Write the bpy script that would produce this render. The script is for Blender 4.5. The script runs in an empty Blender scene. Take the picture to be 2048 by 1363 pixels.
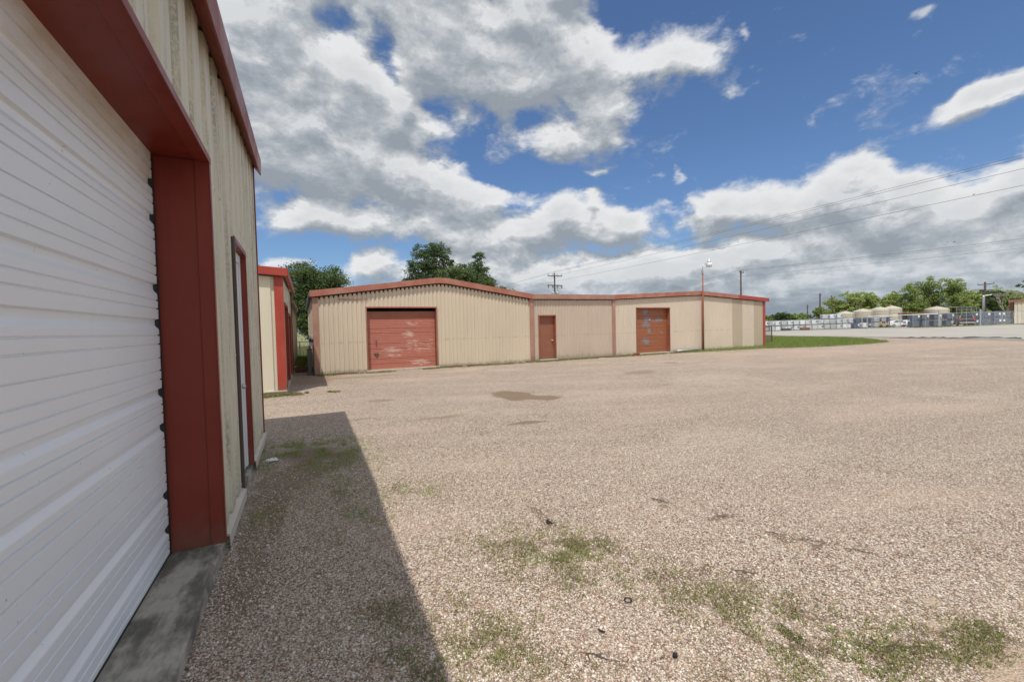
import bpy, math, random
import numpy as np
from mathutils import Vector, Matrix, noise
R_ = math.radians
random.seed(7); rng = np.random.default_rng(7)
S = bpy.context.scene
COL = S.collection

# ------------------------------------------------------------------ camera
CAM_R = ((0.8959523857498027, 0.034619891721302656, -0.4427988093552669),
         (-0.4435372136789257, 0.0173832874719769, -0.8960873625928456),
         (-0.023325148470520286, 0.9992493604770895, 0.03092980819462505))
cd = bpy.data.cameras.new('camera'); cam = bpy.data.objects.new('camera', cd); COL.objects.link(cam)
m = Matrix(CAM_R).to_4x4(); m.translation = (0, 0, 1.65); cam.matrix_world = m
cd.sensor_width = 36; cd.lens = 850.55 / 2048 * 36
cd.clip_start = 0.05; cd.clip_end = 6000
S.camera = cam

# ------------------------------------------------------------------ exposure
S.view_settings.view_transform = 'Standard'; S.view_settings.look = 'None'
S.view_settings.exposure = EXPOSURE = 0.0; S.view_settings.gamma = 1

# ------------------------------------------------------------------ sun
SUN_DIR = Vector((-0.283, -0.40, 1.0)).normalized()          # towards the sun
sl = bpy.data.lights.new('sun', 'SUN'); sl.energy = 3.75; sl.angle = R_(0.6); sl.color = (1.0, 0.95, 0.88)
so = bpy.data.objects.new('sun', sl); COL.objects.link(so)
so.rotation_euler = SUN_DIR.to_track_quat('Z', 'Y').to_euler()

# ------------------------------------------------------------------ node helpers
class NT:
    def __init__(s, tree): s.t = tree
    def n(s, typ, ins=None, **kw):
        nd = s.t.nodes.new(typ)
        for k, v in kw.items(): setattr(nd, k, v)
        for k, v in (ins or {}).items():
            sock = nd.inputs[k]
            if isinstance(v, bpy.types.NodeSocket): s.t.links.new(v, sock)
            else:
                if hasattr(sock.default_value, '__len__') and not hasattr(v, '__len__'):
                    v = (v,) * len(sock.default_value)
                if hasattr(sock.default_value, '__len__') and len(sock.default_value) == 4 and len(v) == 3: v = tuple(v) + (1,)
                sock.default_value = v
        return nd
    def math(s, op, a, b=0.0, c=None, clamp=False):
        ins = {0: a, 1: b}
        if c is not None: ins[2] = c
        return s.n('ShaderNodeMath', ins, operation=op, use_clamp=clamp).outputs[0]
    def vmath(s, op, a, b=None, out=0):
        ins = {0: a}
        if b is not None: ins[1] = b
        return s.n('ShaderNodeVectorMath', ins, operation=op).outputs[out]
    def mix(s, f, a, b):
        nd = s.n('ShaderNodeMix', data_type='RGBA')
        for i, v in ((0, f), (6, a), (7, b)):
            if isinstance(v, bpy.types.NodeSocket): s.t.links.new(v, nd.inputs[i])
            else: nd.inputs[i].default_value = v if i == 0 else tuple(v)[:3] + (1,)
        return nd.outputs[2]
    def noise(s, vec, scale, detail=4, rough=0.55, dim='3D'):
        return s.n('ShaderNodeTexNoise', {'Vector': vec, 'Scale': scale, 'Detail': detail, 'Roughness': rough}, noise_dimensions=dim).outputs[0]
    def step(s, v, a, b):
        return s.n('ShaderNodeMapRange', {'Value': v, 'From Min': a, 'From Max': b}, interpolation_type='SMOOTHSTEP').outputs[0]
    def ramp(s, fac, stops, interp='LINEAR'):
        nd = s.n('ShaderNodeValToRGB', {'Fac': fac}); cr = nd.color_ramp; cr.interpolation = interp
        while len(cr.elements) < len(stops): cr.elements.new(0.5)
        for e, (p, c) in zip(cr.elements, stops): e.position = p; e.color = tuple(c) + (1,)
        return nd.outputs[0]
    def scale(s, vec, sc):
        return s.vmath('MULTIPLY', vec, sc)
    def blobs(s, uv, lst):
        acc = None
        for cx, cy, sx, sy, a in lst:
            d = s.vmath('MULTIPLY', s.vmath('SUBTRACT', uv, (cx, cy, 0)), (1 / sx, 1 / sy, 0))
            g = s.math('POWER', 0.36788, s.vmath('DOT_PRODUCT', d, d, out=1))
            acc = s.math('MULTIPLY', g, a) if acc is None else s.math('MULTIPLY_ADD', g, a, acc)
        return acc

# ------------------------------------------------------------------ world: clear sky with cumulus
CLOUDS = [(5.2,34.3,2.4,1.6,-0.409),(10.5,32.5,1.3,2.4,-0.391),(11.9,29.2,1.0,2.2,-0.335),(16.9,26.8,1.6,1.1,-0.279),(40.9,33.9,2.3,2.4,-0.409),(24.1,36.9,3.0,0.7,-0.391),(30.4,25.8,1.5,1.2,-0.279),(21.3,22.4,2.6,3.4,-0.279),(2.9,23.1,5.0,0.5,-0.195),(-1.7,16.1,2.1,0.6,-0.279),(15.9,16.2,2.6,0.6,-0.167),(31.2,19.1,5.9,1.1,-0.279),(47.2,15.1,1.0,1.6,-0.279),(2.4,9.9,5.6,0.6,-0.223),(11.9,10.3,3.1,0.7,-0.167),(49.1,6.3,3.4,0.4,-0.279),(25.0,13.2,4.0,0.4,-0.14),(61.3,5.3,3.6,0.3,-0.195),(36.9,9.5,5.8,0.4,-0.167),(58.6,9.1,4.3,0.4,-0.14),(56,3.2,26,3.6,0.55),(30,5,14,2.5,0.25),(-1.1,30.0,9.9,6.1,1.2),(6.4,26.7,8.7,4.2,1.0),(-7.7,24.2,6.8,5.4,1),(1.5,39.1,13.4,3.9,0.8),(12.7,26.1,3.4,2.0,0.6),(1.8,23.6,7.7,2.5,0.7),(16.5,33.7,6.7,3.8,1),(27.6,34.4,9.8,4.6,1.1),(34.7,30.3,7.1,3.3,1),(25.5,29.3,6.6,1.9,0.8),(32.6,23.0,4.6,2.1,0.8),(39.4,25.1,3.5,2.5,0.8),(26.9,25.9,2.1,2.6,0.5),(46.5,30.2,4.4,2.3,0.6),(50.4,28.0,3.3,2.1,0.45),(54.4,25.1,1.5,0.9,0.4),(16.8,40.2,5.7,2.6,0.7),(33.7,39.0,7.1,2.3,0.8),(6.2,19.6,11.6,2.9,1.15),(-1.6,19.5,4.7,2.1,0.9),(15.4,19.4,4.5,2.2,0.8),(20.6,21.0,1.6,0.9,0.4),(19.5,26.9,1.4,1.0,0.35),(5.4,13.9,6.7,2.3,1),(-0.2,13.8,2.1,1.5,0.6),(20.5,16.0,7.5,2.6,0.9),(25.8,18.2,3.3,1.1,0.5),(40.8,13.3,5.0,2.5,0.95),(32.4,13.9,5.3,2.0,0.8),(25.0,11.6,8.0,2.3,0.8),(18.4,12.3,5.9,1.8,0.7),(34.9,7.4,12.9,2.5,0.8),(50.2,5.3,13.9,2.4,0.75),(21.6,8.1,7.3,2.0,0.6),(-2.0,8.1,3.1,1.2,0.65),(8.1,8.0,4.2,1.6,0.75),(5.6,4.6,11.7,1.6,0.5),(51.9,12.8,3.8,2.4,1),(58.6,13.2,4.3,2.4,1.0),(64.8,13.5,3.7,2.1,1.0),(69.7,12.6,1.8,1.6,0.9),(74.0,9.1,4.3,2.6,1),(66.8,9.5,7.4,2.4,1),(60.4,8.1,9.2,1.6,0.9),(72.1,5.3,8.3,2.1,1),(77.4,10.0,2.9,3.2,1),(68.7,3.1,11.2,1.4,0.8),(76.6,1.8,5.5,1.3,0.8),(41.3,3.9,18.3,1.6,0.5),(73.0,18.5,2.2,1.3,1.0),(75.7,18.5,1.7,1.1,0.8),(77.5,18.4,1.6,1.1,0.6),(70.2,26.7,1.9,1.0,0.5),(32.5,19.0,1.3,0.7,0.45),(38.0,19.7,1.4,0.4,0.4),(44.5,18.1,1.7,0.5,0.4),(47.5,17.9,0.6,1.2,0.4),(37.7,16.3,1.2,0.8,0.45),(54.2,30.7,0.6,0.8,0.3)]
def density_group():
    g = bpy.data.node_groups.new('cloud_density', 'ShaderNodeTree')
    g.interface.new_socket('Vector', in_out='INPUT', socket_type='NodeSocketVector')
    g.interface.new_socket('Density', in_out='OUTPUT', socket_type='NodeSocketFloat')
    k = NT(g); gi = g.nodes.new('NodeGroupInput'); go = g.nodes.new('NodeGroupOutput')
    v = k.vmath('NORMALIZE', gi.outputs[0])
    sp = k.n('ShaderNodeSeparateXYZ', {0: v})
    az = k.math('MULTIPLY', k.math('ARCTAN2', sp.outputs[0], sp.outputs[1]), 57.29578)
    el = k.math('MULTIPLY', k.math('ARCSINE', sp.outputs[2]), 57.29578)
    stretch = k.scale(v, (1, 1, 1.75))
    warp = k.n('ShaderNodeTexNoise', {'Vector': stretch, 'Scale': 8.0, 'Detail': 4.0}).outputs[1]
    wv = k.vmath('MULTIPLY', k.vmath('SUBTRACT', warp, (0.5, 0.5, 0.5)), (7.5, 5.5, 0))
    uv = k.vmath('ADD', k.n('ShaderNodeCombineXYZ', {0: az, 1: el}).outputs[0], wv)
    b = k.blobs(uv, CLOUDS)
    # unseen sky overhead and behind: made-up cumulus deck, thickened to raise the fill light
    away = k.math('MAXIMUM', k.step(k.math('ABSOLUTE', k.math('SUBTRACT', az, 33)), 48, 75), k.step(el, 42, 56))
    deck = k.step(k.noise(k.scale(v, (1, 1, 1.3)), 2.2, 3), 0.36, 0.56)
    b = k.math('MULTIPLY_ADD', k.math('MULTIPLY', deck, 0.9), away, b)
    b = k.math('MINIMUM', b, 1.15)
    low = k.step(el, 9, -1)                                   # smaller cloudlets towards the horizon
    f1 = k.noise(stretch, 6.5, 11, 0.62)
    f2 = k.noise(k.scale(v, (1, 1, 5.5)), 9.0, 6, 0.55)
    f = k.n('ShaderNodeMix', {0: k.math('MULTIPLY', low, 0.8), 2: f1, 3: f2}).outputs[0]
    d = k.math('MULTIPLY_ADD', k.math('SUBTRACT', f, 0.5), 1.6, b)
    d = k.math('MULTIPLY_ADD', low, 0.30, d)
    sw = k.vmath('ADD', stretch, k.vmath('MULTIPLY', k.vmath('SUBTRACT', warp, (0.5, 0.5, 0.5)), (0.16, 0.16, 0.16)))
    bil = k.n('ShaderNodeTexVoronoi', {'Vector': sw, 'Scale': 11.0, 'Detail': 3.0, 'Roughness': 0.6, 'Lacunarity': 2.3}, feature='F1', normalize=True).outputs['Distance']
    bil = k.math('MULTIPLY', k.math('SUBTRACT', 0.42, bil), k.math('MULTIPLY_ADD', low, -0.6, 1.0))
    d = k.math('MULTIPLY_ADD', bil, 1.15, d)
    g.links.new(d, go.inputs[0])
    return g
W = bpy.data.worlds.new('World'); S.world = W; W.use_nodes = True
wt = W.node_tree; wt.nodes.clear(); k = NT(wt)
tc = k.n('ShaderNodeTexCoord').outputs['Generated']
sky = k.n('ShaderNodeTexSky', sky_type='NISHITA', sun_disc=False, sun_elevation=math.asin(SUN_DIR.z),
          sun_rotation=math.atan2(SUN_DIR.x, SUN_DIR.y), altitude=50, air_density=1.0, dust_density=1.0, ozone_density=1.8).outputs[0]
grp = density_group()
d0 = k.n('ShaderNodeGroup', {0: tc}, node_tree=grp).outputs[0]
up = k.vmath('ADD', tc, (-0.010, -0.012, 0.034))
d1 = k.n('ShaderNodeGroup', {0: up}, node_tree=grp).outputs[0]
mask = k.step(d0, 0.26, 0.80)
lit = k.math('MULTIPLY_ADD', k.math('SUBTRACT', d0, d1), 1.5, 0.56, clamp=True)
thick = k.step(d0, 0.75, 1.5)
lit = k.math('SUBTRACT', lit, k.math('MULTIPLY', thick, 0.16), clamp=True)
ccol = k.ramp(lit, [(0.0, (3.1, 3.45, 3.85)), (0.35, (4.1, 4.45, 4.8)), (0.65, (5.6, 5.85, 6.1)), (0.85, (6.9, 7.05, 7.15)), (1.0, (8.2, 8.25, 8.3))])
sx = k.n('ShaderNodeSeparateXYZ', {0: k.vmath('NORMALIZE', tc)})
# unseen clouds overhead and behind the camera are brightened to lift the shade
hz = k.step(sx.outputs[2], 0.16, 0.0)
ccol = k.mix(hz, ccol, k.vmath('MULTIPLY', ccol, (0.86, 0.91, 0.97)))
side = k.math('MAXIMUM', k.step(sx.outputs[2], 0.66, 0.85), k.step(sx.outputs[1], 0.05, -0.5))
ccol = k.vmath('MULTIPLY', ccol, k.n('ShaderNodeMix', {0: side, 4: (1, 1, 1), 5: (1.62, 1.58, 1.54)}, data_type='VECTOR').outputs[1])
skyc = k.n('ShaderNodeVectorMath', {0: sky, 1: (0.80, 0.98, 1.20)}, operation='MULTIPLY').outputs[0]
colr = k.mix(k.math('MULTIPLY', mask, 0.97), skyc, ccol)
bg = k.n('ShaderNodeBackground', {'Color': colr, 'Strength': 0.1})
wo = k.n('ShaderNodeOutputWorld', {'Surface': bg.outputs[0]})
W.cycles.sampling_method = 'MANUAL'; W.cycles.sample_map_resolution = 512

# ------------------------------------------------------------------ mesh helpers
def tag(o, label=None, cat=None, group=None, kind=None):
    if label: o['label'] = label
    if cat: o['category'] = cat
    if group: o['group'] = group
    if kind: o['kind'] = kind
    return o
def link(name, me, parent=None, mats=()):
    o = bpy.data.objects.new(name, me); COL.objects.link(o)
    for mm in mats: me.materials.append(mm)
    if parent: o.parent = parent
    return o
def empty(name, loc=(0, 0, 0), rz=0.0):
    o = bpy.data.objects.new(name, None); COL.objects.link(o); o.location = loc; o.rotation_euler = (0, 0, rz)
    o.empty_display_size = 0.2
    return o
class MB:
    def __init__(s): s.v = []; s.f = []
    def add(s, vs, fs):
        b = len(s.v); s.v += [tuple(p) for p in vs]; s.f += [tuple(i + b for i in f) for f in fs]; return s
    def box(s, a, b, M=None):
        x0, y0, z0 = a; x1, y1, z1 = b
        vs = [(x0, y0, z0), (x1, y0, z0), (x1, y1, z0), (x0, y1, z0), (x0, y0, z1), (x1, y0, z1), (x1, y1, z1), (x0, y1, z1)]
        if M: vs = [tuple(M @ Vector(p)) for p in vs]
        return s.add(vs, [(0, 3, 2, 1), (4, 5, 6, 7), (0, 1, 5, 4), (1, 2, 6, 5), (2, 3, 7, 6), (3, 0, 4, 7)])
    def quad(s, a, b, c, d): return s.add([a, b, c, d], [(0, 1, 2, 3)])
    def tube(s, pts, rads, n=8, caps=True):
        pts = [Vector(p) for p in pts]
        if not hasattr(rads, '__len__'): rads = [rads] * len(pts)
        base = len(s.v); vs = []; fs = []
        t0 = (pts[1] - pts[0]).normalized()
        ref = Vector((0, 0, 1)) if abs(t0.z) < 0.9 else Vector((1, 0, 0))
        u = t0.cross(ref).normalized()
        for i, p in enumerate(pts):
            t = (pts[min(i + 1, len(pts) - 1)] - pts[max(i - 1, 0)]).normalized()
            u = (u - t * u.dot(t)).normalized(); w = t.cross(u)
            for j in range(n):
                a = 2 * math.pi * j / n
                vs.append(p + (u * math.cos(a) + w * math.sin(a)) * rads[i])
        for i in range(len(pts) - 1):
            for j in range(n):
                a = i * n + j; b = i * n + (j + 1) % n
                fs.append((a, b, b + n, a + n))
        if caps:
            fs.append(tuple(range(n - 1, -1, -1))); fs.append(tuple((len(pts) - 1) * n + j for j in range(n)))
        return s.add(vs, fs)
    def lathe(s, prof, c=(0, 0, 0), n=24):
        vs = []; fs = []
        for r, z in prof:
            for j in range(n):
                a = 2 * math.pi * j / n; vs.append((c[0] + r * math.cos(a), c[1] + r * math.sin(a), c[2] + z))
        for i in range(len(prof) - 1):
            for j in range(n):
                a = i * n + j; b = i * n + (j + 1) % n; fs.append((a, b, b + n, a + n))
        fs.append(tuple(range(n - 1, -1, -1))); fs.append(tuple((len(prof) - 1) * n + j for j in range(n)))
        return s.add(vs, fs)
    def prism(s, poly, axis, a, b):            # polygon in the plane normal to axis, extruded a..b
        def P(p, t):
            return {'x': (t, p[0], p[1]), 'y': (p[0], t, p[1]), 'z': (p[0], p[1], t)}[axis]
        n = len(poly)
        vs = [P(p, a) for p in poly] + [P(p, b) for p in poly]
        fs = [(i, (i + 1) % n, (i + 1) % n + n, i + n) for i in range(n)] + [tuple(range(n - 1, -1, -1)), tuple(range(n, 2 * n))]
        return s.add(vs, fs)
    def build(s, name, mat, parent=None, smooth=False, bevel=0, recalc=True):
        me = bpy.data.meshes.new(name); me.from_pydata(s.v, [], s.f); me.validate()
        if recalc:
            import bmesh
            bm = bmesh.new(); bm.from_mesh(me); bmesh.ops.recalc_face_normals(bm, faces=bm.faces); bm.to_mesh(me); bm.free()
        if smooth:
            for p in me.polygons: p.use_smooth = True
        o = link(name, me, parent, [mat])
        if bevel:
            b = o.modifiers.new('bevel', 'BEVEL'); b.width = bevel; b.segments = 2; b.limit_method = 'ANGLE'
        if smooth:
            try: me.shade_auto_smooth
            except Exception: pass
        return o
def fast_mesh(name, V, F, mat, parent=None):       # numpy V (n,3), F (m,k)
    me = bpy.data.meshes.new(name); n, kk = F.shape
    me.vertices.add(len(V)); me.vertices.foreach_set('co', V.astype(np.float32).ravel())
    me.loops.add(n * kk); me.loops.foreach_set('vertex_index', F.astype(np.int32).ravel())
    me.polygons.add(n); me.polygons.foreach_set('loop_start', (np.arange(n) * kk).astype(np.int32))
    me.update(calc_edges=True)
    return link(name, me, parent, [mat])
def copy_tree(o, parent=None):
    c = o.copy(); COL.objects.link(c); c.parent = parent
    for ch in list(o.children): copy_tree(ch, c)
    return c

# ------------------------------------------------------------------ materials
def new_mat(name):
    mt = bpy.data.materials.new(name); mt.use_nodes = True; t = mt.node_tree; t.nodes.clear(); k = NT(t)
    bs = k.n('ShaderNodeBsdfPrincipled'); k.n('ShaderNodeOutputMaterial', {'Surface': bs.outputs[0]})
    pos = k.n('ShaderNodeNewGeometry').outputs['Position']
    return mt, k, bs, pos
def simple(name, col, rough=0.6, metal=0.0, var=0.12, vscale=3.0, dirt=None, bump=0.0, coord=True, spec=0.5):
    mt, k, bs, pos = new_mat(name)
    if not coord: pos = k.n('ShaderNodeTexCoord').outputs['Object']
    nz = k.noise(pos, vscale, 5)
    c = k.mix(nz, tuple(x * (1 - var * 2) for x in col), tuple(min(1, x * (1 + var * 2)) for x in col))
    if dirt:
        dn = k.step(k.noise(pos, vscale * 3.1, 6, 0.7), 0.52, 0.72)
        c = k.mix(k.math('MULTIPLY', dn, dirt[1]), c, dirt[0])
    bs.inputs['Roughness'].default_value = rough; bs.inputs['Metallic'].default_value = metal
    bs.inputs['Specular IOR Level'].default_value = spec
    mt.node_tree.links.new(c, bs.inputs['Base Color'])
    if bump:
        bp = k.n('ShaderNodeBump', {'Height': k.noise(pos, vscale * 12, 6), 'Strength': 0.6, 'Distance': bump})
        mt.node_tree.links.new(bp.outputs[0], bs.inputs['Normal'])
    return mt
def wall_metal(name, col, streak=(0.16, 0.15, 0.10), samt=0.5, thr=(0.55, 0.72), dirt_h=0.5, dirt=(0.20, 0.16, 0.10), rough=0.55, bands=None, girt=None):
    mt, k, bs, pos = new_mat(name)
    sp = k.n('ShaderNodeSeparateXYZ', {0: pos})
    big = k.noise(k.scale(pos, (0.5, 0.5, 0.35)), 1.4, 4)
    c = k.mix(big, tuple(x * 0.86 for x in col), tuple(min(1, x * 1.12) for x in col))
    st = k.noise(k.scale(pos, (9, 9, 0.55)), 1.3, 5, 0.6)
    spk = k.noise(k.scale(pos, (1, 1, 0.6)), 55, 3, 0.7)
    sm = k.math('MULTIPLY', k.step(st, *thr), k.step(spk, 0.32, 0.6))
    c = k.mix(k.math('MULTIPLY', sm, samt), c, streak)
    fine = k.noise(k.scale(pos, (22, 22, 0.3)), 1.0, 3)
    c = k.mix(k.math('MULTIPLY', k.step(fine, 0.5, 0.8), 0.18), c, tuple(x * 0.62 for x in col))
    hz = k.math('MULTIPLY', k.noise(k.scale(pos, (3, 3, 2)), 2.0, 5, 0.65), dirt_h * 2)
    low = k.step(k.math('SUBTRACT', sp.outputs[2], hz), 0.05, -dirt_h * 0.9)
    c = k.mix(k.math('MULTIPLY', low, 0.75), c, dirt)
    if girt is not None:                                       # rust bleeding from the screw line
        g = k.math('SUBTRACT', 1.0, k.step(k.math('ABSOLUTE', k.math('SUBTRACT', sp.outputs[2], girt)), 0.01, 0.05))
        g = k.math('MULTIPLY', g, k.step(k.noise(k.scale(pos, (3, 3, 1)), 4.0, 4), 0.42, 0.62))
        c = k.mix(k.math('MULTIPLY', g, 0.35), c, (0.33, 0.18, 0.12))
    mt.node_tree.links.new(c, bs.inputs['Base Color'])
    bs.inputs['Roughness'].default_value = rough; bs.inputs['Specular IOR Level'].default_value = 0.4
    return mt
def painted(name, col, fade=(0.5, 0.25, 0.2), famt=0.3, rough=0.5, scratch=0.3, sheen=0.4):
    mt, k, bs, pos = new_mat(name)
    nz = k.noise(pos, 1.7, 5, 0.6)
    c = k.mix(k.math('MULTIPLY', k.step(nz, 0.35, 0.75), famt), col, fade)
    c = k.mix(k.math('MULTIPLY', k.step(k.noise(pos, 60, 4, 0.7), 0.62, 0.72), scratch), c, tuple(min(1, x * 1.8 + 0.05) for x in col))
    c = k.mix(k.math('MULTIPLY', k.step(k.noise(k.scale(pos, (14, 14, 0.8)), 1.0, 4), 0.55, 0.75), 0.3), c, tuple(x * 0.55 for x in col))
    spz = k.n('ShaderNodeSeparateXYZ', {0: pos}).outputs[2]      # grime splashed up from the ground
    gr = k.math('MULTIPLY', k.step(k.math('SUBTRACT', spz, k.math('MULTIPLY', k.noise(pos, 9, 5, 0.7), 0.5)), 0.12, -0.22), 0.12 if name == 'cream_flashing' else 0.5)
    c = k.mix(gr, c, (0.17, 0.12, 0.085))
    chip = k.step(k.noise(pos, 34, 3, 0.6), 0.70, 0.715)
    c = k.mix(k.math('MULTIPLY', chip, scratch), c, (0.30, 0.22, 0.18))
    mt.node_tree.links.new(c, bs.inputs['Base Color'])
    dent = k.n('ShaderNodeBump', {'Height': k.noise(k.scale(pos, (1, 1, 0.6)), 3.2, 2), 'Strength': 0.35, 'Distance': 0.02})
    mt.node_tree.links.new(dent.outputs[0], bs.inputs['Normal'])
    rg = k.n('ShaderNodeMapRange', {'Value': nz, 'From Min': 0.3, 'From Max': 0.7, 'To Min': max(.2, rough - .12), 'To Max': min(1, rough + .15)}).outputs[0]
    mt.node_tree.links.new(rg, bs.inputs['Roughness']); bs.inputs['Specular IOR Level'].default_value = sheen
    return mt
M = {}
M['cream'] = wall_metal('cream_metal', (0.60, 0.565, 0.45), (0.21, 0.20, 0.135), 0.7, (0.47, 0.66), 0.25, (0.30, 0.29, 0.17))
M['cream_lit'] = wall_metal('cream_metal_lit_clean', (0.66, 0.61, 0.475), (0.30, 0.27, 0.18), 0.3, (0.6, 0.75), 0.12, (0.35, 0.3, 0.2))  # lit copy of the cream: lighter colour, with fewer streaks
M['tan'] = wall_metal('tan_metal', (0.585, 0.495, 0.375), (0.30, 0.22, 0.15), 0.3, (0.55, 0.75), 0.14, (0.26, 0.21, 0.13), girt=1.22)
M['tan_pink'] = wall_metal('tan_pink_metal', (0.50, 0.405, 0.32), (0.27, 0.18, 0.12), 0.35, (0.5, 0.75), 0.24, (0.30, 0.25, 0.15), girt=1.22)
M['tan_pale'] = wall_metal('tan_pale_metal', (0.585, 0.495, 0.395), (0.33, 0.25, 0.17), 0.35, (0.55, 0.75), 0.18, (0.24, 0.19, 0.11), girt=1.22)
M['tan_dark'] = wall_metal('tan_dark_metal', (0.43, 0.35, 0.26), (0.27, 0.20, 0.14), 0.3, (0.6, 0.78), 0.18, (0.2, 0.16, 0.09))
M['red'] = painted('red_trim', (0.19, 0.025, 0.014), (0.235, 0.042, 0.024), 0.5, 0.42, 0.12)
M['red_lit'] = painted('red_trim_lit', (0.37, 0.052, 0.035), (0.43, 0.085, 0.06), 0.4, 0.45, 0.1)  # lit copy of the trim red, brightness put into the colour
M['red_faded'] = painted('red_trim_faded', (0.34, 0.12, 0.08), (0.42, 0.215, 0.155), 0.85, 0.6, 0.25)
M['red_new'] = painted('red_trim_new', (0.34, 0.05, 0.035), (0.37, 0.08, 0.06), 0.4, 0.5, 0.1)
M['pink_trim'] = painted('pink_trim', (0.34, 0.17, 0.13), (0.42, 0.28, 0.2), 0.6, 0.6, 0.2)
M['rust_frame'] = painted('rust_frame', (0.27, 0.085, 0.048), (0.34, 0.16, 0.10), 0.5, 0.6, 0.2)
M['dark'] = simple('dark_gap', (0.012, 0.012, 0.012), 0.8)
M['black_rubber'] = simple('black_rubber', (0.018, 0.018, 0.019), 0.6)
M['brown_edge'] = simple('brown_edge', (0.10, 0.075, 0.06), 0.5)
M['white_frame'] = simple('white_frame', (0.66, 0.68, 0.70), 0.45, var=0.05)
M['roof'] = simple('roof_metal', (0.42, 0.38, 0.33), 0.45, 0.3)
M['galv'] = simple('galvanised', (0.45, 0.46, 0.47), 0.45, 0.6, 0.1, 8)
M['steel_dark'] = simple('steel_dark', (0.10, 0.10, 0.10), 0.5, 0.5)
M['wood_dark'] = simple('pole_wood', (0.075, 0.055, 0.045), 0.85, 0, 0.25, 6)
M['wire'] = simple('wire', (0.16, 0.165, 0.17), 0.5)
M['rust'] = simple('rust', (0.17, 0.065, 0.035), 0.8, 0, 0.3, 9)
M['bark'] = simple('bark', (0.10, 0.08, 0.062), 0.9, 0, 0.3, 4)
M['bark_pale'] = simple('bark_pale', (0.30, 0.27, 0.23), 0.9, 0, 0.25, 4)
M['insulator'] = simple('insulator', (0.12, 0.12, 0.13), 0.3)

def door_white():
    mt, k, bs, pos = new_mat('white_door_paint')
    c = k.mix(k.noise(pos, 1.3, 4), (0.74, 0.77, 0.80), (0.82, 0.84, 0.86))
    sp = k.n('ShaderNodeSeparateXYZ', {0: pos})
    top = k.math('MULTIPLY', k.step(sp.outputs[2], 2.45, 2.95), k.step(k.noise(k.scale(pos, (1, 1, 2.5)), 1.6, 4), 0.28, 0.62))
    c = k.mix(k.math('MULTIPLY', top, 0.75), c, (0.52, 0.41, 0.27))
    spots = k.step(k.noise(pos, 38, 2, 0.5), 0.735, 0.76)
    c = k.mix(k.math('MULTIPLY', spots, 0.6), c, (0.22, 0.17, 0.12))
    mt.node_tree.links.new(c, bs.inputs['Base Color']); bs.inputs['Roughness'].default_value = 0.38
    bp = k.n('ShaderNodeBump', {'Height': k.noise(k.scale(pos, (1, 1, 1)), 420, 2), 'Strength': 0.15, 'Distance': 0.001})
    mt.node_tree.links.new(bp.outputs[0], bs.inputs['Normal'])
    return mt
M['door_white'] = door_white()
def door_red():
    mt, k, bs, pos = new_mat('faded_red_door')
    c = k.mix(k.noise(k.scale(pos, (1, 1, 4)), 3, 5), (0.37, 0.115, 0.075), (0.45, 0.17, 0.12))
    uv = k.n('ShaderNodeSeparateXYZ', {0: pos}); q = k.n('ShaderNodeCombineXYZ', {0: uv.outputs[0], 1: uv.outputs[2]}).outputs[0]
    pl = k.blobs(q, [(4.25, 1.95, 0.5, 0.16, 0.8), (4.05, 1.5, 0.33, 0.16, 1.2), (4.25, 1.15, 0.5, 0.13, 1.0), (3.3, 0.88, 0.5, 0.14, 1.0), (4.45, 0.85, 0.65, 0.16, 0.9), (3.4, 0.6, 0.4, 0.12, 0.9), (4.5, 0.28, 0.55, 0.14, 1.2), (3.1, 1.55, 0.4, 0.1, 0.5), (5.0, 1.2, 0.2, 0.5, 0.4)])
    nn = k.noise(k.scale(pos, (2.2, 1, 9)), 2.2, 7, 0.65)
    msk = k.step(k.math('MULTIPLY_ADD', k.math('SUBTRACT', nn, 0.5), 2.6, k.math('MULTIPLY', pl, 0.8)), 0.42, 0.95)
    c = k.mix(k.math('MULTIPLY', msk, 0.85), c, (0.57, 0.40, 0.32))
    dk = k.step(k.noise(k.scale(pos, (0.9, 1, 6)), 4, 5), 0.55, 0.75)
    c = k.mix(k.math('MULTIPLY', dk, 0.35), c, (0.23, 0.05, 0.03))
    mt.node_tree.links.new(c, bs.inputs['Base Color']); bs.inputs['Roughness'].default_value = 0.65
    return mt
M['door_red'] = door_red()
def door_orange():
    mt, k, bs, pos = new_mat('peeling_orange_door')
    c = k.mix(k.noise(k.scale(pos, (1, 1, 5)), 3, 5), (0.26, 0.085, 0.035), (0.33, 0.125, 0.06))
    uv = k.n('ShaderNodeSeparateXYZ', {0: pos}); q = k.n('ShaderNodeCombineXYZ', {0: uv.outputs[0], 1: uv.outputs[2]}).outputs[0]
    pl = k.blobs(q, [(17.3, 2.35, 0.22, 0.22, 1.1), (17.9, 2.4, 0.35, 0.09, 0.55), (17.45, 1.95, 0.3, 0.14, 1.0), (18.3, 1.9, 0.45, 0.13, 1.0), (17.35, 1.65, 0.35, 0.13, 1.3), (17.6, 1.3, 0.16, 0.2, 0.95), (18.5, 1.2, 0.2, 0.12, 0.7), (17.3, 0.75, 0.42, 0.13, 0.95), (17.4, 0.62, 0.2, 0.1, 0.8)])
    nn = k.noise(k.scale(pos, (3, 1, 6)), 3, 8, 0.7)
    msk = k.step(k.math('MULTIPLY_ADD', k.math('SUBTRACT', nn, 0.5), 3.0, k.math('MULTIPLY', pl, 0.85)), 0.52, 0.66)
    c = k.mix(msk, c, (0.20, 0.215, 0.25))
    mt.node_tree.links.new(c, bs.inputs['Base Color']); bs.inputs['Roughness'].default_value = 0.6
    return mt
M['door_orange'] = door_orange()
M['door_brown'] = painted('brown_door', (0.25, 0.095, 0.052), (0.28, 0.125, 0.072), 0.6, 0.5, 0.1)
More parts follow.
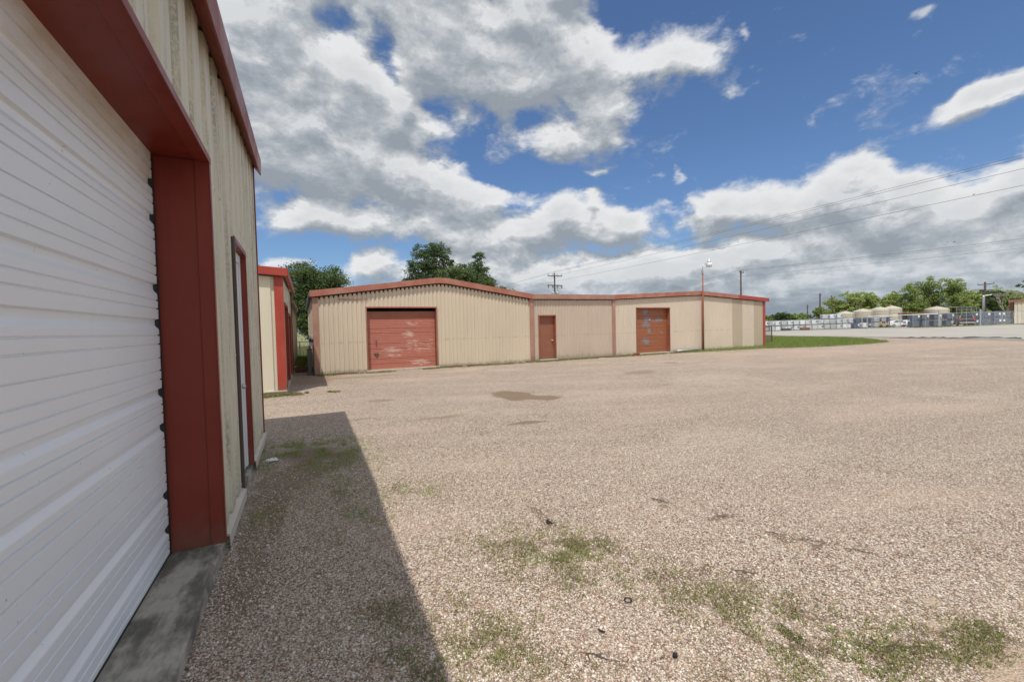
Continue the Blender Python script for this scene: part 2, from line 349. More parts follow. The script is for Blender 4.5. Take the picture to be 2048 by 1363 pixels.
def concrete(name, col, stain, thr=(0.45, 0.7), amt=0.8):
    mt, k, bs, pos = new_mat(name)
    c = k.mix(k.noise(pos, 5, 6, 0.6), tuple(x * 0.75 for x in col), tuple(x * 1.2 for x in col))
    s_ = k.math('MULTIPLY', k.step(k.noise(k.scale(pos, (1.6, 0.7, 1)), 3.2, 7, 0.65), *thr), amt)
    c = k.mix(s_, c, stain)
    c = k.mix(k.math('MULTIPLY', k.step(k.noise(pos, 120, 3), 0.55, 0.7), 0.3), c, tuple(x * 0.5 for x in col))
    mt.node_tree.links.new(c, bs.inputs['Base Color']); bs.inputs['Roughness'].default_value = 0.85
    bp = k.n('ShaderNodeBump', {'Height': k.noise(pos, 70, 6), 'Strength': 0.5, 'Distance': 0.003})
    mt.node_tree.links.new(bp.outputs[0], bs.inputs['Normal'])
    return mt
M['slab'] = concrete('slab_concrete', (0.43, 0.395, 0.325), (0.07, 0.066, 0.048), (0.40, 0.62), 0.85)
M['footing'] = concrete('footing_concrete', (0.42, 0.37, 0.30), (0.2, 0.17, 0.12), (0.5, 0.7), 0.6)
M['flash'] = painted('cream_flashing', (0.60, 0.56, 0.47), (0.5, 0.46, 0.36), 0.5, 0.5, 0.05)

GREEN = [(0.05,6.7,0.6,0.35,1.3),(0.5,6.1,0.25,0.25,0.8),(-0.3,6.9,0.25,0.2,1.0),(0.1,6.2,0.5,0.35,0.8),(0.3,5.5,0.3,0.4,0.7),(0.3,4.8,0.2,0.4,0.55),(0.38,3.9,0.2,0.5,0.6),(0.0,4.6,0.25,0.4,0.35),(-0.35,4.4,0.15,0.2,0.7),(-0.4,5.9,0.15,0.2,0.6),(0.8,5.4,0.15,0.2,0.7),(0.8,4.4,0.18,0.3,0.6),(1.07,4.3,0.25,0.2,0.55),(1.33,2.95,0.18,0.18,0.7),(1.45,2.65,0.25,0.2,0.9),(1.7,2.5,0.25,0.18,1.1),(1.85,2.55,0.2,0.14,1.0),(1.78,2.8,0.2,0.16,0.6),(1.95,2.1,0.25,0.14,1.0),(2.13,1.75,0.28,0.15,0.9),(2.3,1.5,0.3,0.15,0.9),(2.35,1.27,0.3,0.12,1.1),(2.75,1.05,0.35,0.08,1.1),(2.95,0.9,0.35,0.07,1.1),(3.1,0.82,0.3,0.06,1.1),(2.06,1.2,0.25,0.12,1.0),(2.4,1.0,0.3,0.1,1.2),(1.75,1.35,0.12,0.08,0.5),(1.5,2.2,0.2,0.1,0.5),(0.89,2.1,0.16,0.14,1.0),(0.78,1.98,0.15,0.12,0.9),(0.95,1.85,0.15,0.12,0.9),(0.6,1.98,0.14,0.14,0.9),(0.45,2.1,0.14,0.15,0.8),(0.4,2.5,0.1,0.3,0.6),(1.29,1.62,0.1,0.08,0.8),(0.8,2.4,0.2,0.12,0.5),(1.1,3.0,0.15,0.15,0.4)]
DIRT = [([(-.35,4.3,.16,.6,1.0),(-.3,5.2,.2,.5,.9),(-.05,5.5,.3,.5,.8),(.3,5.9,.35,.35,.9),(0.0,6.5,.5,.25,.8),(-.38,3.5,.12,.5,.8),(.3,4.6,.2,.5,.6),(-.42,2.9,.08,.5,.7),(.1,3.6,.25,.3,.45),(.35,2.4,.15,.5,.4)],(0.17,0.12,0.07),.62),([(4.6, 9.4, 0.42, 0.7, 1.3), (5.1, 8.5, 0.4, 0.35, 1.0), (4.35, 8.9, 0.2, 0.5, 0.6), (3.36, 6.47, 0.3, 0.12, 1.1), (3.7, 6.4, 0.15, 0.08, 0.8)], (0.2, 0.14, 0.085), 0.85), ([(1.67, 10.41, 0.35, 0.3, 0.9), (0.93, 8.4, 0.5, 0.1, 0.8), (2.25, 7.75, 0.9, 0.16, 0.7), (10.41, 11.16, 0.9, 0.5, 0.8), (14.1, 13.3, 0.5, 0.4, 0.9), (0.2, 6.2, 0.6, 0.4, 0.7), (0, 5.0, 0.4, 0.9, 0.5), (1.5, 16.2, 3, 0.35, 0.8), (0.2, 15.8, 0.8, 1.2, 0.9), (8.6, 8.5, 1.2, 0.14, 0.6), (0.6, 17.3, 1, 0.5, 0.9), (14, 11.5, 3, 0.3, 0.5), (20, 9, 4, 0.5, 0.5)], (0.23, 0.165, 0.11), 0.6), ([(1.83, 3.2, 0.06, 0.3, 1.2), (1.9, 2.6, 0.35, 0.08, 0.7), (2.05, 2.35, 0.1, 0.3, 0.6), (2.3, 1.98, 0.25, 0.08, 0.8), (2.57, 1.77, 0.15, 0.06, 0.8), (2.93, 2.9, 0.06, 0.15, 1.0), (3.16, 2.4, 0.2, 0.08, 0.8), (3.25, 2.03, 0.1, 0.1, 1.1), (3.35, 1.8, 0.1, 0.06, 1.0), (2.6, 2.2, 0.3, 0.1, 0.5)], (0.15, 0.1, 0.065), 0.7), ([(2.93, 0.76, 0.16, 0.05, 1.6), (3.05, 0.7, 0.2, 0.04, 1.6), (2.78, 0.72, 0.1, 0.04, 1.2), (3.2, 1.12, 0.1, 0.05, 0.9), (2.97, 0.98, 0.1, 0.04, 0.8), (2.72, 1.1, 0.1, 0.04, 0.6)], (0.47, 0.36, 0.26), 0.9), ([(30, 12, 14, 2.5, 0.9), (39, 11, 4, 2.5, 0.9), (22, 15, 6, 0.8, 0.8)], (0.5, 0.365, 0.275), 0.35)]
def gravel():
    mt, k, bs, pos = new_mat('pink_gravel')
    cd_ = k.n('ShaderNodeCameraData').outputs['View Distance'] if False else None
    wp = k.n('ShaderNodeTexNoise', {'Vector': pos, 'Scale': 40.0, 'Detail': 2.0}).outputs[1]
    p2 = k.vmath('ADD', pos, k.vmath('MULTIPLY', k.vmath('SUBTRACT', wp, (0.5, 0.5, 0.5)), (0.008, 0.008, 0.008)))
    v1 = k.n('ShaderNodeTexVoronoi', {'Vector': p2, 'Scale': 84.0}, feature='F1')
    rnd = k.n('ShaderNodeSeparateColor', {0: v1.outputs['Color']})
    stops = [(0.0, (0.07, 0.05, 0.04)), (0.10, (0.22, 0.125, 0.08)), (0.24, (0.41, 0.265, 0.18)), (0.40, (0.49, 0.375, 0.28)), (0.6, (0.55, 0.45, 0.355)), (0.78, (0.65, 0.575, 0.475)), (1.0, (0.82, 0.77, 0.69))]
    c = k.ramp(rnd.outputs[0], stops)
    v2 = k.n('ShaderNodeTexVoronoi', {'Vector': p2, 'Scale': 27.0}, feature='F1')
    r2 = k.n('ShaderNodeSeparateColor', {0: v2.outputs['Color']}).outputs[1]
    c = k.mix(k.math('MULTIPLY', k.step(r2, 0.55, 0.9), 0.22), c, (0.72, 0.62, 0.50))
    c = k.mix(k.math('MULTIPLY', k.step(r2, 0.30, 0.05), 0.22), c, (0.26, 0.17, 0.12))
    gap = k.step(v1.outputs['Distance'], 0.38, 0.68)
    c = k.mix(k.math('MULTIPLY', gap, 0.75), c, (0.10, 0.07, 0.05))  # darkness of the gaps between stones painted into the colour
    # fine sandy patches and larger tone drifts across the lot
    drift = k.noise(k.scale(pos, (0.22, 0.4, 1)), 1.0, 6, 0.6)
    c = k.mix(k.math('MULTIPLY', k.step(drift, 0.46, 0.72), 0.40), c, (0.58, 0.435, 0.345))
    c = k.mix(k.math('MULTIPLY', k.step(drift, 0.50, 0.30), 0.25), c, (0.66, 0.55, 0.43))
    c = k.mix(k.math('MULTIPLY', k.step(k.noise(k.scale(pos, (0.5, 2.2, 1)), 1.1, 6, 0.65), 0.60, 0.74), 0.22), c, (0.27, 0.19, 0.14))
    # old wheel lanes sweeping across the lot, packed with fines
    rot = k.n('ShaderNodeVectorRotate', {'Vector': pos, 'Angle': 0.42}, rotation_type='Z_AXIS').outputs[0]
    lane = k.noise(k.scale(rot, (0.07, 0.75, 1)), 1.0, 4, 0.55)
    lane2 = k.noise(pos, 3.0, 5, 0.7)
    ln = k.math('MULTIPLY', k.step(lane, 0.50, 0.64), k.step(lane2, 0.3, 0.6))
    c = k.mix(k.math('MULTIPLY', ln, 0.32), c, (0.50, 0.385, 0.295))
    xy = k.vmath('MULTIPLY', pos, (1, 1, 0))
    wob = k.vmath('MULTIPLY', k.vmath('SUBTRACT', k.n('ShaderNodeTexNoise', {'Vector': pos, 'Scale': 2.5, 'Detail': 5.0}).outputs[1], (0.5, 0.5, 0.5)), (0.5, 0.5, 0))
    xyw = k.vmath('ADD', xy, wob)
    fine = k.noise(pos, 26, 5, 0.75)
    gm = k.blobs(xyw, GREEN)
    gm = k.step(k.math('MULTIPLY', gm, k.math('POWER', k.math('MULTIPLY', fine, 2.0), 2.0)), 0.35, 1.1)
    c = k.mix(k.math('MULTIPLY', gm, 0.25), c, (0.24, 0.22, 0.13))
    wob2 = k.vmath('ADD', xy, k.vmath('MULTIPLY', wob, (0.8, 0.8, 0)))
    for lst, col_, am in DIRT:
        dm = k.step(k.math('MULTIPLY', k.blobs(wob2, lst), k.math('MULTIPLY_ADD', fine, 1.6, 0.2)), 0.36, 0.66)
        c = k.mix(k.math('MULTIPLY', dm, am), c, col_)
    mt.node_tree.links.new(c, bs.inputs['Base Color']); bs.inputs['Roughness'].default_value = 0.85
    bs.inputs['Specular IOR Level'].default_value = 0.3
    h = k.math('SUBTRACT', 1.0, v1.outputs['Distance'])
    bp = k.n('ShaderNodeBump', {'Height': h, 'Strength': 1.0, 'Distance': 0.011})
    mt.node_tree.links.new(bp.outputs[0], bs.inputs['Normal'])
    return mt
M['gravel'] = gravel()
def pebble_mat():
    mt, k, bs, pos = new_mat('pebble')
    r = k.n('ShaderNodeNewGeometry').outputs['Random Per Island']
    c = k.ramp(r, [(0.0, (0.06, 0.05, 0.04)), (0.08, (0.2, 0.115, 0.07)), (0.22, (0.40, 0.24, 0.15)), (0.40, (0.48, 0.37, 0.27)), (0.6, (0.54, 0.45, 0.355)), (0.8, (0.64, 0.57, 0.475)), (1.0, (0.80, 0.76, 0.69))])
    c = k.mix(0.25, c, k.mix(k.noise(pos, 160, 3), (0.3, 0.2, 0.15), (0.8, 0.7, 0.6)))
    mt.node_tree.links.new(c, bs.inputs['Base Color']); bs.inputs['Roughness'].default_value = 0.7
    return mt
M['pebble'] = pebble_mat()
def leaf_mat(name, a, b, trans=0.25):
    mt, k, bs, pos = new_mat(name)
    r = k.n('ShaderNodeNewGeometry').outputs['Random Per Island']
    f = k.math('ADD', k.math('MULTIPLY', r, 0.6), k.math('MULTIPLY', k.noise(pos, 0.6, 3), 0.4))
    c = k.mix(f, a, b)
    mt.node_tree.links.new(c, bs.inputs['Base Color']); bs.inputs['Roughness'].default_value = 0.6
    bs.inputs['Specular IOR Level'].default_value = 0.25
    tr = k.n('ShaderNodeBsdfTranslucent', {'Color': k.mix(0.3, c, (0.25, 0.3, 0.05))})
    mx = k.n('ShaderNodeMixShader', {0: trans, 1: bs.outputs[0], 2: tr.outputs[0]})
    out = [n for n in mt.node_tree.nodes if n.type == 'OUTPUT_MATERIAL'][0]
    mt.node_tree.links.new(mx.outputs[0], out.inputs['Surface'])
    return mt
M['leaf_oak'] = leaf_mat('leaf_oak', (0.05, 0.085, 0.03), (0.16, 0.22, 0.08))
M['leaf_dark'] = leaf_mat('leaf_dark', (0.04, 0.07, 0.028), (0.13, 0.19, 0.07))
M['leaf_light'] = leaf_mat('leaf_light', (0.22, 0.29, 0.085), (0.50, 0.58, 0.20), 0.35)
M['leaf_mid'] = leaf_mat('leaf_mid', (0.15, 0.215, 0.065), (0.38, 0.47, 0.155), 0.3)
M['weed'] = leaf_mat('weed_leaf', (0.20, 0.225, 0.075), (0.36, 0.38, 0.15), 0.3)
M['weed_dry'] = leaf_mat('dry_weed', (0.14, 0.10, 0.05), (0.30, 0.24, 0.13), 0.2)
M['weed_bright'] = leaf_mat('bright_weed_leaf', (0.22, 0.29, 0.07), (0.36, 0.43, 0.13), 0.35)
M['grass'] = leaf_mat('grass_blade', (0.15, 0.21, 0.05), (0.33, 0.38, 0.12), 0.3)
M['grass_dry'] = leaf_mat('dry_grass_blade', (0.19, 0.18, 0.08), (0.34, 0.31, 0.16), 0.3)
def ground_mat(name, a, b, c3, sc=0.35):
    mt, k, bs, pos = new_mat(name)
    c = k.mix(k.step(k.noise(pos, sc, 6, 0.6), 0.35, 0.65), a, b)
    c = k.mix(k.math('MULTIPLY', k.step(k.noise(pos, 6, 5, 0.7), 0.5, 0.7), 0.5), c, c3)
    mt.node_tree.links.new(c, bs.inputs['Base Color']); bs.inputs['Roughness'].default_value = 0.95
    return mt
M['ground'] = ground_mat('ground_field', (0.13, 0.16, 0.055), (0.25, 0.23, 0.11), (0.17, 0.15, 0.08))
M['turf'] = ground_mat('turf', (0.15, 0.21, 0.05), (0.21, 0.25, 0.075), (0.26, 0.25, 0.11), 0.8)
M['yard'] = ground_mat('yard_ground', (0.33, 0.29, 0.23), (0.27, 0.24, 0.19), (0.2, 0.19, 0.13), 0.2)
def road_mat():
    mt, k, bs, pos = new_mat('worn_asphalt')
    c = k.mix(k.noise(pos, 0.25, 6, 0.6), (0.34, 0.315, 0.27), (0.43, 0.40, 0.35))
    st = k.noise(k.scale(k.vmath('ADD', pos, k.vmath('MULTIPLY', (0, 0, 0), (0, 0, 0))), (0.8, 0.09, 1)), 1.0, 6, 0.65)
    c = k.mix(k.math('MULTIPLY', k.step(st, 0.5, 0.7), 0.55), c, (0.235, 0.22, 0.19))
    c = k.mix(k.math('MULTIPLY', k.step(k.noise(pos, 9, 4, 0.7), 0.5, 0.68), 0.3), c, (0.2, 0.19, 0.165))
    mt.node_tree.links.new(c, bs.inputs['Base Color']); bs.inputs['Roughness'].default_value = 0.9
    return mt
M['road'] = road_mat()
M['asphalt_edge'] = ground_mat('broken_asphalt', (0.15, 0.14, 0.12), (0.34, 0.31, 0.27), (0.06, 0.052, 0.045), 0.9)
M['asphalt_lip'] = ground_mat('asphalt_lip', (0.05, 0.04, 0.035), (0.09, 0.075, 0.065), (0.12, 0.1, 0.08), 2.0)

# ------------------------------------------------------------------ ground, lot, road
def H(x, y):
    dep = 0.443 * x + 0.896 * y
    t = min(1, max(0, (dep - 48) / 14)); t = t * t * (3 - 2 * t)
    t *= min(1, max(0, (x - 30) / 20))
    return t * min(0.35, max(-0.55, (40 - y) * 0.022))
def sheet(name, poly, dz, mat, label, cat='ground', kind='structure', step=3.0, thick=0.0):
    """polygon cut on a grid so that it follows the ground height"""
    import bmesh
    bm = bmesh.new(); vs = [bm.verts.new((x, y, 0)) for x, y in poly]; bm.faces.new(vs)
    xs = [p[0] for p in poly]; ys = [p[1] for p in poly]
    for lo, hi, ax in ((min(xs), max(xs), 0), (min(ys), max(ys), 1)):
        st = max(step, (hi - lo) / 120)
        n = int((hi - lo) / st)
        for i in range(1, n + 1):
            co = [0, 0, 0]; co[ax] = lo + i * st; no = [0, 0, 0]; no[ax] = 1
            bmesh.ops.bisect_plane(bm, geom=bm.verts[:] + bm.edges[:] + bm.faces[:], plane_co=co, plane_no=no)
    for v in bm.verts: v.co.z = H(v.co.x, v.co.y) + dz
    if thick:
        r = bmesh.ops.extrude_face_region(bm, geom=bm.faces[:])
        for v in [g for g in r['geom'] if isinstance(g, bmesh.types.BMVert)]: v.co.z += thick
    bmesh.ops.recalc_face_normals(bm, faces=bm.faces)
    me = bpy.data.meshes.new(name); bm.to_mesh(me); bm.free()
    if not thick and me.polygons[0].normal.z < 0: me.flip_normals()
    return tag(link(name, me, None, [mat]), label, cat, None, kind)
gx = np.unique(np.concatenate([np.linspace(-3000, -60, 10), np.arange(-60, 220, 5.0), np.linspace(220, 3000, 14)]))
gy = np.unique(np.concatenate([np.linspace(-3000, -40, 10), np.arange(-40, 150, 5.0), np.linspace(150, 3000, 14)]))
mb = MB()
for y in gy:
    for x in gx: mb.v.append((x, y, H(x, y) - 0.05))
for j in range(len(gy) - 1):
    for i in range(len(gx) - 1):
        a = j * len(gx) + i; mb.f.append((a, a + 1, a + 1 + len(gx), a + len(gx)))
tag(mb.build('ground', M['ground'], recalc=False), 'dry green and tan field reaching to the horizon', 'ground', None, 'structure')
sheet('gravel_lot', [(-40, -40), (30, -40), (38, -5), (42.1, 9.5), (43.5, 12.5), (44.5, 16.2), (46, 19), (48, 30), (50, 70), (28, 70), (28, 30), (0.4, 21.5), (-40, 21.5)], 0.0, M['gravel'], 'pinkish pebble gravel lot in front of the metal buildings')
sheet('road', [(30, -60), (34, -40), (41.5, -5), (45.2, 9), (46.4, 13), (47.6, 18), (49.2, 24), (50.5, 32), (53, 70), (60, 110), (95, 80), (84.5, 52), (81.5, 36), (86.5, 27), (99, 22), (150, 6), (150, -60)], 0.012, M['road'], 'wide pale worn asphalt road beyond the gravel lot', 'road')
sheet('road_shoulder', [(29, -60), (33, -40), (40.3, -5), (42.4, 9), (43.2, 12), (44.2, 15.5), (45.2, 18), (47.4, 24), (48.5, 31), (50.6, 32), (49.3, 24), (47.7, 18), (46.5, 13), (45.3, 9), (41.6, -5), (34.1, -40), (30, -60)], 0.006, M['asphalt_edge'], 'crumbling grey asphalt edge between gravel and road', 'road shoulder', step=2.0)
sheet('yard_ground', [(84.5, 52), (81.5, 36), (86.5, 27), (99, 22), (150, 6), (260, 0), (260, 140), (120, 120), (95, 80)], -0.01, M['yard'], 'bare tan ground of the fenced storage yard', 'yard')
# low broken lips of asphalt where the road edge has crumbled away
rl = random.Random(12)
for i, pts in enumerate([[(45.8, 18.6), (46.2, 17.2), (46.7, 16.0), (46.6, 15.2)], [(46.0, 15.0), (46.9, 14.2), (47.7, 13.4), (47.6, 12.3), (47.0, 11.6), (46.4, 11.2)], [(47.4, 10.2), (47.2, 9.7), (47.0, 9.0)], [(45.2, 8.4), (44.6, 7.6), (44.0, 6.4)]]):
    sub_ = []
    for (xa, ya), (xb, yb) in zip(pts, pts[1:]):
        for t_ in (0, .25, .5, .75): sub_.append((xa + (xb - xa) * t_ + rl.uniform(-.18, .18), ya + (yb - ya) * t_))
    pts = sub_ + [pts[-1]]
    mb = MB(); q = []
    for j, (x, y) in enumerate(pts):
        w = rl.uniform(.12, .5) if 0 < j < len(pts) - 1 else 0.05
        q.append((x, y, w))
    for (x0, y0, w0), (x1, y1, w1) in zip(q, q[1:]):
        mb.add([(x0 - w0, y0, 0.01), (x0, y0, 0.24 * w0 + 0.01), (x0 + w0 * 1.5, y0, 0.014), (x1 - w1, y1, 0.01), (x1, y1, 0.24 * w1 + 0.01), (x1 + w1 * 1.5, y1, 0.014)],
               [(0, 1, 4, 3), (1, 2, 5, 4)])
    tag(mb.build('asphalt_lip', M['asphalt_lip']), ['raised dark asphalt lip nearest the tip of the green grass', 'longest dark asphalt lip along the crumbled road edge', 'short dark asphalt lip between two longer ones near the right edge', 'dark asphalt lip at the far right end of the road edge'][i], 'asphalt edge', 'broken asphalt lips along the road edge', 'structure')
# ------------------------------------------------------------------ ribbed metal walls
def interp(pts):
    def f(u):
        if u <= pts[0][0]: return pts[0][1]
        for (a, za), (b, zb) in zip(pts, pts[1:]):
            if u <= b: return za + (zb - za) * (u - a) / (b - a)
        return pts[-1][1]
    return f
def panel_wall(name, mat, org, dr, nm, u0, u1, zb, top, openings=(), pitch=0.4, depth=0.035, outer=0.2, slope=0.03, parent=None, phase=0.0, screws=(), lap=()):
    topf = interp(top)
    prof = [(0, 0), (outer, 0), (outer + slope, -depth), (pitch - slope, -depth)]
    us = {u0, u1}
    for o in openings: us |= {o[0], o[1]}
    for t in top: us.add(t[0])
    n0 = int(math.floor((u0 - phase) / pitch)) - 1; n1 = int(math.ceil((u1 - phase) / pitch)) + 1
    for n in range(n0, n1):
        for p, _ in prof: us.add(phase + n * pitch + p)
    us = sorted(u for u in us if u0 - 1e-6 <= u <= u1 + 1e-6)
    us = [u for i, u in enumerate(us) if i == 0 or u - us[i - 1] > 1e-4]
    pp = prof + [(pitch, 0)]
    def off(u):
        t = (u - phase) % pitch
        for (a, da), (b, db) in zip(pp, pp[1:]):
            if a <= t <= b + 1e-9: return da + (db - da) * (t - a) / (b - a)
        return 0
    def P(u, z, d): return (org[0] + dr[0] * u + nm[0] * d, org[1] + dr[1] * u + nm[1] * d, z)
    mb = MB()
    for a, b in zip(us, us[1:]):
        mid = (a + b) / 2; da, db = off(a + 1e-6), off(b - 1e-6)
        spans = [(zb, None)]
        for o in openings:
            if o[0] < mid < o[1]:
                new = []
                for lo, hi in spans:
                    h = hi if hi is not None else 99
                    if o[2] > lo + 1e-4: new.append((lo, min(o[2], h)))
                    if o[3] < h: new.append((max(o[3], lo), hi))
                spans = new
        for lo, hi in spans:
            ta = hi if hi is not None else topf(a); tb = hi if hi is not None else topf(b)
            mb.quad(P(a, lo, da), P(b, lo, db), P(b, tb, db), P(a, ta, da))
    for z in screws:
        for n in range(n0, n1):
            for q in (0.03, outer - 0.02, outer + 0.07):
                u = phase + n * pitch + q
                if not (u0 < u < u1) or any(o[0] - .05 < u < o[1] + .05 and o[2] < z < o[3] for o in openings) or z > topf(u): continue
                d = off(u); c = Vector(P(u, z, d)); w = 0.009
                e = Vector((dr[0], dr[1], 0)); nn = Vector((nm[0], nm[1], 0)); zz = Vector((0, 0, 1))
                vs = [c + (e * math.cos(t) + zz * math.sin(t)) * w * s_ + nn * h for h, s_ in ((0.001, 1), (0.007, 0.7)) for t in [i * math.pi / 3 for i in range(6)]]
                mb.add(vs, [(i, (i + 1) % 6, (i + 1) % 6 + 6, i + 6) for i in range(6)] + [tuple(range(6, 12))])
    return mb.build(name, mat, parent, recalc=False)
def strip(mb, org, dr, nm, pts_top, pts_bot, d0, d1):
    """solid band following a roof line: lists of (u,z) for top and bottom, thickness d0..d1 along the normal"""
    def P(u, z, d): return (org[0] + dr[0] * u + nm[0] * d, org[1] + dr[1] * u + nm[1] * d, z)
    for (a, b), (c, d) in zip(zip(pts_top, pts_top[1:]), zip(pts_bot, pts_bot[1:])):
        vs = [P(*c, d0), P(*d, d0), P(*b, d0), P(*a, d0), P(*c, d1), P(*d, d1), P(*b, d1), P(*a, d1)]
        mb.add(vs, [(0, 1, 2, 3), (4, 7, 6, 5), (0, 4, 5, 1), (3, 2, 6, 7), (0, 3, 7, 4), (1, 5, 6, 2)])

# ------------------------------------------------------------------ near warehouse on the left
A = tag(empty('metal_warehouse', (-0.6, 3, 0)), 'large cream warehouse filling the left edge with a white overhead door framed in red', 'warehouse', 'metal buildings around the lot')
def par(o, p=A):
    o.parent = p; o.matrix_parent_inverse = Matrix.Translation(-p.location) if p.rotation_euler.z == 0 else Matrix()
    return o
FX = -0.575
def kid(mb, name, mat, p=A, **kw):
    o = mb.build(name, mat, None, **kw); par(o, p); return o
w = panel_wall('wall', M['cream'], (FX, 0), (0, 1), (1, 0), -6, 7.52, 0.150, [(-6, 4.175 - .087 * 13.15), (7.6, 4.21)],
               [(-3.3, 3.842, 0, 2.955), (4.93, 5.95, 0, 2.595)], pitch=0.395, depth=0.046, outer=0.19, slope=0.035, phase=3.87, screws=(0.2, 1.45, 2.78)); par(w)
w = panel_wall('end_wall', M['cream_lit'], (-0.62, 7.56), (-1, 0), (0, 1), 0.0, 12, 0.05, [(0, 4.2), (12, 4.2)], pitch=0.375, depth=0.036, outer=0.19, slope=0.032); par(w)
mb = MB()
mb.add([(-0.50, -6.2, 3.12), (-12.8, -6.2, 3.12), (-12.8, 7.7, 4.33), (-0.50, 7.7, 4.33), (-0.58, -6.2, 3.04), (-12.8, -6.2, 3.04), (-12.8, 7.66, 4.25), (-0.58, 7.66, 4.25)],
       [(0, 3, 2, 1), (4, 5, 6, 7), (0, 1, 5, 4), (1, 2, 6, 5), (2, 3, 7, 6), (3, 0, 4, 7)])
kid(mb, 'roof', M['roof'])
mb = MB()   # eave trim: sloped soffit leg, face and top return
prof = [(-0.578, 4.215), (-0.572, 4.19), (-0.492, 4.085), (-0.480, 4.085), (-0.474, 4.33), (-0.484, 4.365), (-0.56, 4.385), (-0.56, 4.37), (-0.492, 4.345), (-0.488, 4.10), (-0.568, 4.205)]
n = len(prof); vs = []
for y, ex in ((-6.2, 0), (2.4, 0), (3.2, .025), (7.15, 0), (7.70, 0)):
    vs += [(x + ex * (x > -.55), y, z + .087 * (y - 7.5)) for x, z in prof]
fs = [(q * n + i, q * n + (i + 1) % n, (q + 1) * n + (i + 1) % n, (q + 1) * n + i) for q in range(4) for i in range(n)]
mb.add(vs, fs + [tuple(range(n - 1, -1, -1)), tuple(4 * n + i for i in range(n))])
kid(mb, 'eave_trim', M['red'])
mb = MB(); mb.add([(-0.72, -6.0, 2.7), (-0.623, -6, 2.7), (-0.623, -6, 3.1), (-0.72, -6, 3.1), (-0.72, 7.5, 3.9), (-0.623, 7.5, 3.9), (-0.623, 7.5, 4.3), (-0.72, 7.5, 4.3)], [(0, 1, 2, 3), (7, 6, 5, 4), (1, 5, 6, 2), (0, 3, 7, 4), (0, 4, 5, 1), (3, 2, 6, 7)]); kid(mb, 'shade_backing', M['dark'])  # near-black backing put in as the shade of the gap under the eave
mb = MB(); mb.box((-0.64, 7.52, 0.12), (-0.560, 7.59, 4.20)); kid(mb, 'corner_trim', M['red'], bevel=0.004)
mb = MB(); mb.box((-12, -6.1, -0.3), (-0.578, 7.62, 0.088)); kid(mb, 'slab', M['slab'], bevel=0.012)
# sloping base flashing with a lip under the ribs
for a, b in ((3.86, 4.925), (5.955, 7.60)):
    mb = MB(); mb.prism([(-0.63, 0.160), (-0.63, 0.120), (-0.548, 0.105), (-0.545, 0.03), (-0.540, 0.03), (-0.541, 0.120), (-0.60, 0.140)], 'y', a, b)
    kid(mb, 'base_flashing', M['flash'])
# big opening: door frame = header + jamb, each a folded channel with a J-lip
mb = MB()
mb.box((-0.915, 3.805, 0.089), (-0.655, 3.86, 2.915)); mb.box((-0.655, 3.799, 0.089), (-0.568, 3.86, 2.915)); mb.box((-0.568, 3.795, 0.089), (-0.562, 3.846, 2.96))
kid(mb, 'door_jamb', M['red'], bevel=0.002)
mb = MB()
mb.box((-0.915, -3.3, 2.918), (-0.655, 3.858, 2.97)); mb.box((-0.655, -3.3, 2.912), (-0.568, 3.80, 2.97)); mb.box((-0.568, -3.3, 2.908), (-0.560, 3.85, 2.958))
kid(mb, 'door_header', M['red'], bevel=0.002)
mb = MB(); mb.box((-0.915, -3.4, 0.089), (-0.562, -3.3, 2.96)); kid(mb, 'door_jamb', M['red'])
# ribbed white sectional door
X0 = -0.895; pts = []
joints = [1.498 + 0.7285 * q for q in (2, 1, 0, -1, -2)]
pts.append((X0, 3.0))
for J in joints:
    seq = [(0, 'j'), (.087, 't'), (.151, 't'), (.214, 'g'), (.328, 't'), (.386, 't'), (.460, 'g'), (.570, 't'), (.632, 't')]
    for o_, ty in seq:
        z = J - o_
        if z > 2.93 or z < 0.13: continue
        if ty == 't': pts += [(X0, z + .005), (X0 - .009, z + .002), (X0 - .009, z - .003), (X0 + .0015, z - .007)]
        elif ty == 'j': pts += [(X0, z + .004), (X0 - .008, z + .002), (X0 - .008, z - .003), (X0, z - .005)]
        else: pts += [(X0, z + .002), (X0 - .019, z - .006), (X0 - .019, z - .040), (X0 - .002, z - .068), (X0, z - .074)]
pts.append((X0, 0.105))
door = empty('overhead_door', (0, 0, 0)); par(door)
mb = MB()
for (xa, za), (xb, zb) in zip(pts, pts[1:]):
    mb.quad((xa, -3.3, za), (xa, 3.772, za), (xb, 3.772, zb), (xb, -3.3, zb))
mb.box((X0 - .06, -3.3, 0.105), (X0 - .02, 3.772, 3.0))
dl = mb.build('door_leaf', M['door_white'], door, recalc=False)
mb = MB(); mb.box((X0 - .03, 3.774, 0.09), (X0 + .004, 3.803, 2.916)); mb.box((X0 - .02, -3.3, 0.089), (X0 + .001, 3.77, 0.106))
for J in joints:
    for o_ in (.214, .460):
        z = J - o_
        if z > 2.9 or z < .2: continue
        mb.prism([(X0 - .018, z + .000), (X0 - .002, z - .008), (X0 + .002, z - .018), (X0 + .002, z - .042), (X0 - .002, z - .056), (X0 - .018, z - .064)], 'y', 3.757, 3.776)
mb.build('edge_seal', M['black_rubber'], door)
